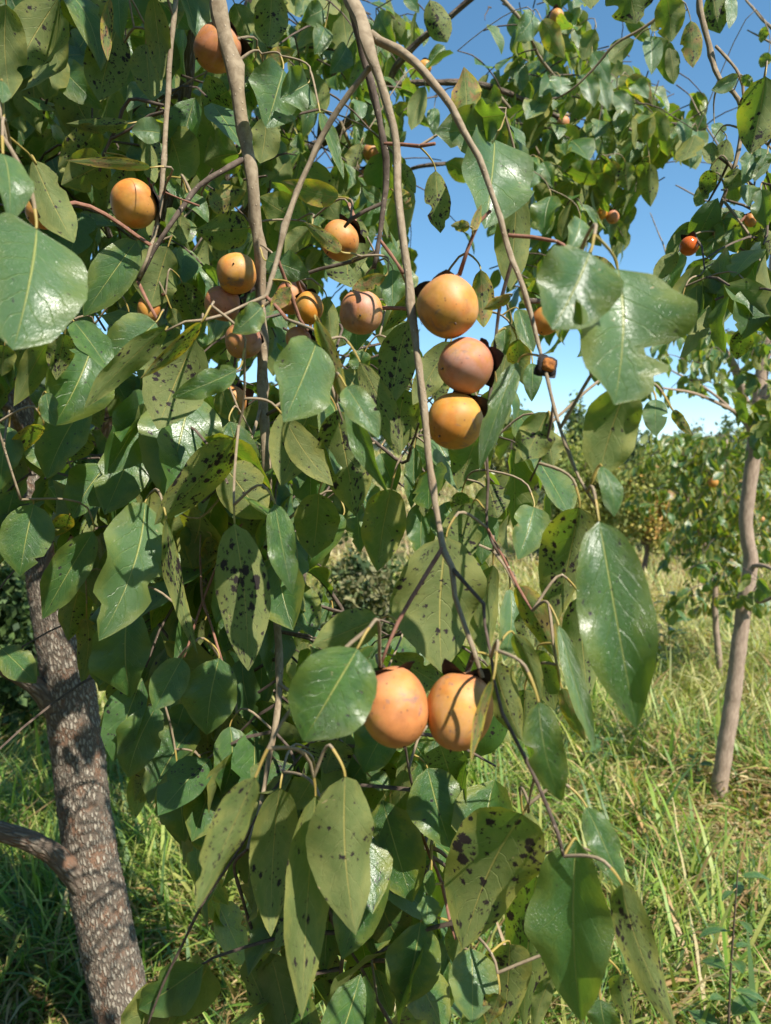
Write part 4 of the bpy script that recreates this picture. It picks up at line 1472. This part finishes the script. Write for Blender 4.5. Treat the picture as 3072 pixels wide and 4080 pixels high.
# ------------------------------------------------------------------ the big leaves, one by one
# sheet, base x y, tip x y, width, side seen (T upper, W upper with pale wax, t upper turned from the sun, U under, u under lit from behind, Y yellowing, B browned), distance
SHEET = {c + str(r): (1024 * 'ABC'.index(c), 1020 * r) for c in 'ABC' for r in range(4)}
LEAVES = """
A0 40 30 70 640 270 u .74
A0 200 60 350 325 120 t 1.15
A0 720 60 495 115 110 Y 1.0
A0 760 170 640 655 270 U .86
A0 770 -60 790 270 130 t .82
A0 715 -10 700 395 75 B .80
A0 990 -20 1045 525 150 u .80
A0 945 285 975 645 185 U .84
A0 830 800 428 800 92 u .84
A0 640 830 375 1085 200 u .86
A0 1050 865 850 850 150 W .82
A0 975 1085 425 1040 72 Y .76
A0 690 1050 395 1200 250 u .86
A0 960 920 1005 1185 100 U .86
A0 840 1060 720 1440 160 U .88
A0 215 1035 480 1575 235 U .65
A0 20 1000 60 1455 230 W .48
A0 10 525 15 670 90 W .52
A0 1480 590 1310 690 230 u 1.0
A0 1545 1000 1320 1050 270 U 1.0
A0 1360 1335 1600 1230 165 Y .95
A0 1605 1480 1265 1490 230 u .92
A0 1215 1250 1350 1445 110 T .84
A0 1085 1165 1195 1310 80 t .84
A0 1175 1390 1190 1585 130 U .86
A0 1520 20 1600 245 180 U .98
A0 1640 400 1540 470 120 U .9
A0 470 85 385 200 100 Y 1.3
A0 300 -40 250 180 190 t 1.2
A0 60 -40 140 130 200 t 1.1
A0 870 30 860 -80 110 u 1.0
A0 1170 20 1190 150 110 U 1.1
A0 560 560 470 790 150 t 1.3
A0 230 500 250 770 150 u 1.2
A0 330 520 420 780 110 u 1.3
A0 130 640 150 860 120 U 1.2
B0 95 -90 70 305 215 U .95
B0 60 405 248 325 100 B .90
B0 70 425 45 628 78 t .86
B0 170 450 60 830 330 T .84
B0 330 540 150 640 250 W .83
B0 60 760 20 1060 200 U .92
B0 410 730 562 1165 85 T .80
B0 527 1275 155 1175 155 Y .76
B0 305 1440 15 1275 230 u .95
B0 345 1480 180 1655 130 U .88
B0 545 1630 305 1440 95 Y .70
B0 625 1390 640 1770 175 U .84
B0 805 1300 682 1210 92 W .74
B0 880 1235 1000 1350 110 B .74
B0 1158 1105 1190 1512 165 U .72 n
B0 1555 850 1150 860 290 W .72
B0 1400 760 1610 740 260 T .71
B0 1350 738 1340 432 195 Y .80
B0 1540 905 1475 1485 440 W .72
B0 1690 1230 1640 1880 230 U .76
B0 1380 1470 1255 1460 72 Y .60
B0 1400 1490 1455 1322 60 Y .60
B0 1150 700 1150 885 85 t 2.0
B0 1090 560 1000 845 115 U 1.4
B0 930 1060 1028 1255 90 u 1.2
B0 430 60 290 130 140 W 1.3
B0 440 180 370 355 130 T 1.3
B0 580 300 470 480 130 T 1.25
B0 790 80 905 300 120 t 1.5
B0 1120 0 1235 275 160 U 1.5
B0 650 650 640 790 100 W 1.7
B0 300 760 330 880 100 u 1.5
B0 260 870 300 990 90 t 1.6
B0 820 700 950 850 90 t 1.6
B0 670 930 600 1100 100 U 1.7
C0 730 -200 795 155 310 u 1.2 n
C0 990 -40 1022 272 185 u 1.25
C0 1145 135 1160 442 125 B 1.4
C0 1290 -60 1335 218 145 U 1.3
C0 1400 -40 1392 188 75 W 1.3
C0 890 235 890 485 120 W 1.42
C0 915 238 1036 548 135 U 1.42
C0 1010 300 1040 540 90 U 1.42
C0 780 258 618 395 125 U 1.45
C0 960 120 890 200 60 U 1.4
C0 1630 495 1530 1000 275 u 1.0
C0 1450 505 1278 585 92 T 1.1
C0 1480 490 1545 560 60 t 1.1
C0 880 1060 885 1342 118 u 2.1
C0 830 1040 860 1190 100 u 2.1
C0 1090 775 1130 960 92 W 2.1
C0 1190 850 1140 1098 130 W 2.1
C0 150 1035 70 1235 120 T 1.9
C0 190 1050 255 1220 88 T 1.9
C0 240 1270 195 1535 165 t 1.8
C0 430 1420 350 1640 150 W 1.8
C0 1150 1440 1000 1580 70 u 1.2
C0 1120 1490 980 1660 90 U 1.2
C0 130 100 10 270 160 W 1.7
C0 180 130 330 380 130 Y 1.7
C0 530 190 440 390 120 u 1.9
C0 300 500 310 620 140 W 1.9
C0 510 340 620 540 110 W 1.9
C0 450 480 520 700 130 T 2.0
C0 740 500 900 700 110 Y 2.0
C0 760 520 870 640 100 W 2.0
C0 560 520 610 720 110 W 2.0
C0 640 600 780 750 100 T 2.0
C0 620 1050 650 1250 110 Y 2.0
C0 720 1050 740 1240 120 u 2.0
C0 1300 800 1340 940 80 W 1.2
C0 1290 920 1260 1060 100 U 1.15
C0 1380 900 1330 1180 130 U 1.15
C0 1270 1100 1230 1280 110 u 1.14
C0 1250 1180 1180 1340 90 U 1.15
C0 1540 1000 1480 1200 130 T 1.08
C0 1600 960 1560 1180 140 t 1.08
C0 1640 1000 1600 1080 110 t 1.05
C0 1450 1090 1400 1240 120 U 1.1
C0 1300 1360 1230 1460 90 T 1.15
C0 1200 1450 1240 1570 100 T 1.15
C0 1430 1370 1380 1500 130 T 1.12
C0 1360 1420 1400 1600 180 t 1.12
C0 1420 1480 1440 1640 140 t 1.1
C0 1520 1200 1520 1340 110 T 1.1
C0 1600 1230 1640 1480 130 t 1.05
C0 1300 1550 1290 1680 120 t 1.12
C0 1600 1480 1650 1660 130 U 1.05
C0 1630 170 1600 280 60 u 1.8
C0 1650 340 1600 440 75 u 1.8
A1 235 -175 85 610 600 W .47 o
A1 885 -100 540 392 255 T .80
A1 1090 -60 975 335 290 U .93
A1 1010 430 672 735 320 W .74
A1 480 425 722 765 190 T .70
A1 420 505 365 805 165 u .76
A1 310 555 88 975 170 u .86
A1 590 600 352 1100 400 T .82
A1 1080 465 545 990 165 U .64
A1 1305 430 908 795 95 Y .62
A1 1265 535 1020 1125 400 U .69
A1 1535 738 1112 915 165 T .60
A1 960 890 678 1420 320 T .80
A1 560 950 302 1445 285 t .86
A1 1235 890 1070 1570 500 W .78
A1 1512 1192 1000 1745 250 u .67
A1 1487 1072 1645 1610 235 t .80
A1 60 1108 5 1515 215 t .80
A1 278 1098 -10 1385 112 Y .78
A1 690 1360 470 1700 270 t .90
A1 890 1395 745 1570 150 W .94
A1 1695 330 1505 500 165 W .60
A1 300 890 362 1105 120 t .74
A1 880 90 780 340 110 u .95
A1 1110 340 1180 480 90 u .95
A1 1180 170 1290 520 190 u .97
A1 30 580 10 780 130 u 1.0
A1 230 1150 300 1400 200 t .95
A1 840 1150 760 1420 200 t .95
A1 1100 1540 1200 1700 180 t .92
A1 540 1150 470 1330 160 u .96
A1 1440 860 1530 1080 150 u .85
A1 1560 560 1500 700 120 U .95
A1 620 540 520 700 140 T .9
A1 830 380 740 520 130 u .9
B1 385 560 170 1078 400 W .55
B1 578 848 790 1185 190 W .55
B1 668 688 935 1285 175 U .62
B1 190 1065 495 1490 200 u .65
B1 515 1000 640 1690 340 u .70
B1 590 880 855 1545 125 t .58
B1 980 425 870 970 240 U .80
B1 1255 555 1010 965 190 U .75
B1 960 865 920 1295 255 u .85
B1 1200 700 1160 970 140 u .80
B1 1445 1125 1300 1515 285 u .80
B1 1690 690 1440 1400 150 t .58
B1 640 300 650 615 235 t .95
B1 450 265 472 605 112 U .85
B1 880 90 878 365 158 t .90
B1 1065 232 815 495 110 Y .80
B1 600 -80 610 205 290 U .92
B1 60 30 345 130 190 W .76
B1 830 130 618 215 95 B .70
B1 215 205 88 355 100 B .66
B1 1450 88 1470 465 150 B .72
B1 1645 262 1468 345 72 Y .60
B1 1610 475 1612 645 100 t .62
B1 1650 440 1555 905 200 U .86
B1 250 1195 270 1515 165 T .85
B1 350 1328 350 1660 210 t .86
B1 1150 1185 1315 1530 250 W .86
B1 1020 1245 1000 1635 115 t .86
B1 1130 1390 1080 1690 160 u .84
B1 180 1050 150 1250 150 U .95
B1 380 415 580 1000 110 Y .56
B1 870 640 830 900 120 u .9
B1 1400 930 1440 1150 170 u .9
B1 700 620 640 760 140 t .9
B1 800 1280 900 1520 180 t .92
B1 930 430 1000 640 150 T .95
B1 1560 850 1620 1090 110 U .66
B1 1500 1480 1560 1700 220 U .78
B1 1330 1530 1300 1700 130 u .82
C1 492 -20 248 478 500 T .42 o
C1 672 85 650 965 680 W .44 m
C1 740 835 540 1470 350 u .50
C1 920 930 922 1172 150 W .58
C1 1030 1000 1158 1168 70 Y .58
C1 220 1010 60 1320 240 U .56
C1 20 540 62 835 150 Y .78
C1 30 345 125 625 130 T .76
C1 120 695 115 945 115 T .76
C1 210 1095 5 1345 150 u .60
C1 220 1130 250 1360 190 U .75
C1 570 1365 650 1690 130 T .50
C1 1185 190 1185 540 200 t 1.0
C1 1092 265 1030 565 72 u 1.0
C1 1440 120 1235 510 180 t 1.0
C1 1520 225 1488 538 220 T .92
C1 1500 470 1440 670 130 u .95
C1 1600 245 1675 560 125 T .92
C1 1062 -25 905 168 110 U 1.1
C1 1330 20 1290 180 170 t 1.05
C1 1450 -20 1400 180 170 u 1.05
C1 1540 30 1600 240 160 t 1.0
C1 1390 140 1330 330 150 t 1.05
C1 580 1380 640 1560 80 Y .52
C1 480 30 690 130 110 Y .6
A2 218 -50 128 415 305 t .80
A2 940 -60 640 838 430 W .72 n
A2 605 125 275 695 235 t .85
A2 505 515 440 835 205 u .90
A2 832 630 850 1205 345 t .80
A2 1080 45 1282 925 105 U .70
A2 1178 948 995 1290 225 T .70
A2 1420 948 1340 1445 330 t .72
A2 1442 335 1400 725 170 T .78
A2 1520 75 1610 1030 330 U .62
A2 1015 1255 830 1720 270 t .80
A2 1490 1390 1440 1830 250 T .78
A2 1625 635 1555 940 200 t .86
A2 10 885 235 1110 190 t 1.0
A2 560 690 530 1125 150 u .92
A2 1170 670 1160 970 130 t .92
A2 1570 945 1645 1365 190 t .82
A2 1078 1040 745 1380 115 u .90
A2 1280 60 1240 330 190 t .88
A2 700 900 640 1130 140 t .92
A2 1200 1240 1130 1480 170 t .86
A2 1560 1250 1620 1480 170 T .84
A2 1330 700 1260 900 120 U .88
A2 900 1450 960 1620 140 u .86
A2 450 20 350 160 120 Y .95
A2 1150 1650 1200 2140 280 t .80
A2 1330 1640 1480 1850 200 u .84
A2 980 1640 870 1880 160 u .9
A2 1370 160 1330 420 110 Y .86
B2 118 -50 230 535 180 t .59
B2 400 -120 358 300 290 u .74
B2 560 20 305 398 205 t .82
B2 650 -50 668 262 150 T .95
B2 870 -150 780 385 285 u .70
B2 1070 -60 1060 310 190 t .86
B2 1228 160 1200 1045 560 U .60
B2 1400 -60 1270 355 260 U .64
B2 1530 345 1500 1000 190 U .70
B2 1640 500 1600 970 165 W .74
B2 790 690 355 865 250 U .55
B2 650 885 300 1485 520 T .45
B2 880 935 1240 1150 200 u .62
B2 1535 975 1720 1490 220 u .55
B2 1530 1085 1388 1630 72 B .46
B2 860 1380 690 1690 270 t .70
B2 130 770 200 980 200 t .90
B2 860 830 730 950 110 W .78
B2 470 590 390 730 110 t .9
B2 30 870 20 1320 160 t .84
B2 520 1480 440 1700 300 U .70
B2 1010 1540 900 1720 130 u .68
B2 1160 1480 1130 1650 110 t .70
B2 700 0 760 200 110 W .93
B2 1500 -40 1460 340 170 t .80
B2 1160 320 1120 560 150 U .7
C2 130 -30 25 310 230 W .74
C2 425 -30 255 735 330 u .58
C2 552 60 795 1410 440 T .45
C2 20 475 285 960 175 Y .65
C2 420 550 480 1215 245 U .60
C2 290 735 530 1560 120 W .55
C2 310 1140 462 1490 110 Y .57
C2 0 790 180 1240 130 u .54
C2 150 890 262 1290 190 u .58
C2 160 1230 310 1880 250 t .45
C2 60 640 130 880 120 U .68
C2 70 1150 60 1480 160 u .62
A3 1190 -55 1205 525 260 t .84
A3 1420 -10 1370 220 170 u .86
A3 1000 10 910 230 190 u .92
A3 1655 60 1270 930 230 U .45
B3 150 130 90 1095 310 U .62
B3 380 180 290 1630 290 U .52
B3 572 55 640 1085 410 U .50
B3 1105 0 1258 520 360 T .65
B3 1725 300 1330 1180 560 u .56
B3 1060 1000 940 1540 335 T .66
B3 1110 825 1090 1025 135 W .64
B3 1130 660 1120 835 75 t .64
B3 1390 1170 1395 1655 310 W .62
B3 770 1305 870 1615 145 t .75
B3 510 1225 372 1545 140 u .76
B3 190 1260 10 1450 230 u .80
B3 1015 560 825 640 150 U .74
B3 850 680 945 905 100 u .74
B3 930 655 1020 925 70 Y .73
B3 370 50 240 270 200 u .66
B3 740 60 860 140 120 W .70
B3 960 10 888 385 120 u .67
B3 860 180 850 370 70 Y .70
B3 1570 1465 1500 1670 135 Y .60
B3 1300 990 1280 1280 130 U .68
B3 450 330 500 760 150 U .58
B3 480 150 460 420 180 u .60
B3 190 1410 400 1640 130 u .8
B3 1230 1220 1190 1640 140 t .7
B3 1640 1140 1600 1700 300 u .64
B3 1480 1440 1340 1750 150 t .66
B3 620 1340 640 1500 80 u .8
C3 405 465 435 1650 480 t .50
C3 470 255 700 780 190 T .52
C3 700 755 1065 1720 240 u .50
C3 60 290 195 735 200 U .60
C3 150 690 60 1680 340 u .66
C3 690 1340 770 1720 140 u .60
C3 240 1360 120 1720 110 U .62
C3 700 735 780 940 100 u .58
C3 560 1500 600 1720 200 t .60
C3 250 900 300 1360 200 u .62
"""
BITES = {'o': ((1, .97, .05, .3),), 'n': ((1, .55, .07, .45), (0, .8, .05, .35)), 'm': ((1, .62, .05, .62), (0, .93, .04, .6), (1, .80, .04, .25))}
k = 0
for line in LEAVES.strip().splitlines():
    w = line.split()
    ox, oy = SHEET[w[0]]
    f = 1024 / 1666
    bx, by, tx, ty, wp = [float(v) * f for v in w[1:6]]
    opt = {}
    if len(w) > 8:
        opt['n'] = BITES[w[8]]
        if w[8] in 'om':
            opt['tip'] = -1
    k += 1
    r_ = random.Random(k * 13)
    if 'n' not in opt and wp < 190 and r_.random() < .38:
        opt['n'] = ((r_.randint(0, 1), r_.uniform(.25, .85), r_.uniform(.025, .06), r_.uniform(.15, .5)),)
    hero_leaf(bx + ox, by + oy, tx + ox, ty + oy, wp, w[6], float(w[7]), k, opt)

# smaller leafy side shoots on the lower parts of two of the branches
for key, n_, seed_ in (('A', 30, 501), ('B', 12, 502)):
    cr = Crown(THINGS[key])
    r5 = random.Random(seed_)
    cand = []
    for q, qr, th in NODES:
        pr = proj(q)
        if th is THINGS[key] and pr and 1150 < pr[1] < 2120 and pr[0] > 570 and (pr[2] > .70 or (key == 'B' and pr[2] > .6)) and pr[0] < 1010:
            cand.append(q)
    for i in range(n_):
        a_ = r5.uniform(0, 6.28)
        cr.sprig(r5.choice(cand), r5.uniform(.10, .2), r5, .065, .105, step=.036, outdir=Vector((math.cos(a_), abs(math.sin(a_)) * .9 + .1, r5.uniform(-.5, .1))))
    cr.build(.2, .9, 160 if key == 'A' else 80)

cr = Crown(THINGS['E'])
r5 = random.Random(77)
cand = [q for q, qr, th in NODES if th is THINGS['E'] and proj(q)[1] > 250 and proj(q)[0] > 1490]
for i in range(30):
    a_ = r5.uniform(0, 6.28)
    cr.sprig(r5.choice(cand), r5.uniform(.10, .2), r5, .06, .095, step=.036, outdir=Vector((math.cos(a_), math.sin(a_), r5.uniform(-.6, .1))), only=lambda p_: p_[1] < 725)
cr.build(.12, .6, 200, .3)

# ------------------------------------------------------------------ persimmons
FG = 'persimmons on the branches in front'
BGF = 'small persimmons on the tree behind'
fruit(470, 105, 94, 104, .87, (-.75, .55, .25), (.75, .2, .1), 'orange persimmon half hidden behind the thick grey branch at the top', FG, seed=1)
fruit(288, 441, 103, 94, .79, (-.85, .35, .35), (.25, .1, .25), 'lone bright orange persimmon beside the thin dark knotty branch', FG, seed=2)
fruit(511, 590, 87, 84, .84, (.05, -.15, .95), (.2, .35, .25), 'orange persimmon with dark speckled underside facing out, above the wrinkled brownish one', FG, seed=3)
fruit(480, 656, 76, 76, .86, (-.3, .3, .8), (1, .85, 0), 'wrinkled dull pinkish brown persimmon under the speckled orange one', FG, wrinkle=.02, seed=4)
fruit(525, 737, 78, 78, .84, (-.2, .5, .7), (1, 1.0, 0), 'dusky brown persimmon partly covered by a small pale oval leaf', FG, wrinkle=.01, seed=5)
fruit(628, 642, 66, 84, .80, (-.2, .8, .4), (1, .3, 0), 'pink persimmon tucked behind the hanging twig left of the yellow one', FG, seed=6)
fruit(667, 666, 62, 82, .78, (.1, .9, .4), (.05, .15, .2), 'yellow orange persimmon squeezed beside the pink one', FG, seed=7)
fruit(645, 735, 58, 50, .80, (-.5, .6, .5), (.9, .2, 0), 'pink persimmon showing its edge behind the big pale folded leaf', FG, seed=18)
fruit(780, 676, 95, 92, .77, (.0, .35, .9), (.85, .55, .1), 'dusty pinkish persimmon with grey blotch and a brown leaf on its top', FG, seed=8)
fruit(734, 521, 85, 80, .82, (-.6, .7, .3), (.35, .1, .2), 'orange persimmon under a curled yellow green leaf', FG, seed=9)
fruit(968, 664, 130, 142, .60, (.15, .65, .7), (.3, .35, .15), 'large orange persimmon at the top of the stack of three', FG, seed=10)
fruit(1005, 790, 117, 117, .605, (-.85, .2, .45), (1, .3, 0), 'pink frosted persimmon in the middle of the stack of three', FG, seed=11)
fruit(982, 911, 121, 124, .61, (-.55, .55, .6), (.12, .2, .1), 'yellow orange persimmon at the bottom of the stack of three', FG, seed=12)
fruit(851, 1528, 150, 172, .52, (.25, .85, .45), (.6, .35, .1), 'largest persimmon, left of the lowest pair, partly behind the near green leaf', FG, seed=13)
fruit(992, 1536, 146, 168, .525, (-.25, .85, .45), (.35, .25, .15), 'right persimmon of the lowest pair, crossed by a dry narrow leaf', FG, seed=14)
fruit(500, 866, 66, 62, .92, (-.5, .4, .6), (.5, .1, .1), 'orange persimmon seen among dark twigs left of the lower grey stem', FG, seed=15)
fruit(98, 456, 76, 84, .72, (-.5, .5, .5), (.6, .3, 0), 'orange persimmon mostly hidden behind a spotted hanging leaf at the left edge', FG, seed=16)
fruit(1178, 694, 62, 58, .60, (-.3, .8, .3), (.3, .3, .1), 'persimmon sliver peeping out under the near green leaf with an orange scar', FG, seed=17)
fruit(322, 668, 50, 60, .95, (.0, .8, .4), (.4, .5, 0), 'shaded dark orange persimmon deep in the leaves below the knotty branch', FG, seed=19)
fruit(1489, 532, 40, 41, 1.08, (-.1, .9, .3), (.3, .1, 1.1), 'small glossy red persimmon hanging against the sky at the right', 'small persimmons of the right edge branch', seed=20, small=True)
fruit(1540, 580, 28, 40, 1.14, (.1, .9, .2), (.6, .3, .3), 'small orange persimmon half covered by dark leaves below the glossy red one', 'small persimmons of the right edge branch', seed=21, small=True)
fruit(1622, 476, 26, 30, 1.1, (0, .9, .2), (.2, .9, .2), 'small dark persimmon with black calyx at the right edge', 'small persimmons of the right edge branch', seed=22, small=True)
NODES2 = NODES
NODES = [(v, .003, T2) for c_ in C2.tw for v in c_]
for i, (x, y, w, d, c, lab) in enumerate([
        (802, 329, 36, 2.0, (.9, .3, 0), 'small pink persimmon below an orange one between the two dark stems'),
        (795, 257, 32, 2.0, (.2, .1, .1), 'small orange persimmon above the pink one between the two dark stems'),
        (918, 146, 30, 2.0, (0, 0, .2), 'small yellow persimmon on the dark limb against the sky'),
        (729, 28, 32, 1.8, (0, 0, .2), 'small yellow persimmon at the top edge left of the forked branch'),
        (1203, 36, 30, 2.0, (.5, .1, .1), 'small orange persimmon at the top edge in the tree behind'),
        (1217, 266, 28, 2.2, (.7, .5, 0), 'small brownish persimmon high in the tree behind'),
        (1254, 437, 34, 2.2, (.6, .4, 0), 'small orange persimmon on the lower side of the tree behind'),
        (1301, 462, 24, 2.2, (0, 0, .2), 'small yellow persimmon left in the close pair of the tree behind'),
        (1324, 469, 28, 2.2, (.6, .5, 0), 'small brown persimmon right in the close pair of the tree behind'),
        (790, 380, 28, 2.0, (.3, .8, 0), 'small dark orange persimmon under the pink one'),
        (142, 98, 38, 1.75, (.1, .1, .1), 'small dull orange persimmon on the horizontal limb at top left'),
        (181, 94, 30, 1.75, (.1, .1, .3), 'small bright orange persimmon on the horizontal limb at top left'),
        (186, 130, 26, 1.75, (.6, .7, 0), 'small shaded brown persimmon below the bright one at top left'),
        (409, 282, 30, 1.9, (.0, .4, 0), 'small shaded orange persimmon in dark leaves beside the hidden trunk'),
        (728, 68, 26, 1.85, (.3, .4, 0), 'small orange persimmon below the yellow one left of the forked branch')]):
    fruit(x, y, w, w * 1.02, d, (rng.uniform(-.4, .4), .85, rng.uniform(0, .5)), c, lab, BGF, seed=40 + i, small=True)
NODES = [(Z(x, y, d), .003, T3) for x, y, d in ((1640, 980, 3.4), (1620, 1210, 3.5), (1560, 870, 3.3))]
fruit(1541, 1042, 22, 23, 5.0, (0, 1, .1), (.3, 0, 0), 'tiny orange persimmon in the bushy low tree', 'tiny persimmons in the meadow trees', seed=70, small=True)
fruit(1645, 1122, 14, 14, 5.1, (0, 1, .1), (.6, 0, 0), 'tiny orange persimmon right of the slender trunk', 'tiny persimmons in the meadow trees', seed=71, small=True)
NODES = NODES2

# the eaten fruit: a black calyx with dried orange pulp left on it
rc = random.Random(9)
cc = Z(1180, 792, .555)
axv = (-FWD * .9 + Vector((.25, 0, .1))).normalized()
rad = 62 * K / FPX * .555 * .5
Mx = np.array(Matrix((axv.orthogonal().normalized(), axv.cross(axv.orthogonal().normalized()), axv)).transposed())
cv, cf = calyx_mesh(rc)
cv = np.array(cv)
cv[:, 2] = -(cv[:, 2] - 1.0) * .9
e = put('eaten_persimmon', mesh_np('eaten_persimmon', (cv @ Mx.T) * rad * 1.05, cf, mats=[M_CALYX]), None, cc)
tag(e, 'black calyx with a rag of dried orange pulp beside the large pale leaf', 'persimmon', FG)
V, uv, F = persimmon_mesh(rc, 24, 16, .1, .7, .16)
put('pulp', mesh_np('pulp', (np.array(V) @ Mx.T) * rad * .50, F, uv=uv, mats=[M_PULP]), e, cc + axv * rad * .32)
V, uv, F = persimmon_mesh(rc, 24, 12, .05, .45, .05)
put('calyx_cup', mesh_np('calyx_cup', (np.array(V) @ Mx.T) * rad * .78, F, uv=uv, mats=[M_CALYX]), e, cc + axv * rad * .05)
# stray black calyxes left on the dark twig behind the stack
for i, (x, y, d, s, lab) in enumerate([(1062, 765, .63, 46, 'empty black calyx on the dark twig beside the pink frosted persimmon'),
                                       (1046, 900, .63, 50, 'empty black calyx on the dark twig beside the lowest stacked persimmon')]):
    a = Vector((.5, -.6, .3 - i * .5)).normalized()
    Mx = np.array(Matrix((a.orthogonal().normalized(), a.cross(a.orthogonal().normalized()), a)).transposed())
    cv, cf = calyx_mesh(random.Random(90 + i))
    cv = np.array(cv)
    cv[:, 2] = -(cv[:, 2] - 1.0)
    e = put('empty_calyx', mesh_np('empty_calyx', (cv @ Mx.T) * s * K / FPX * d * .5, cf, mats=[M_CALYX]), None, Z(x, y, d))
    tag(e, lab, 'calyx')
print('LEAVES', LEAF_COUNT, len(C1.leaves), len(C2.leaves), len(C3.leaves), len(C4.leaves))
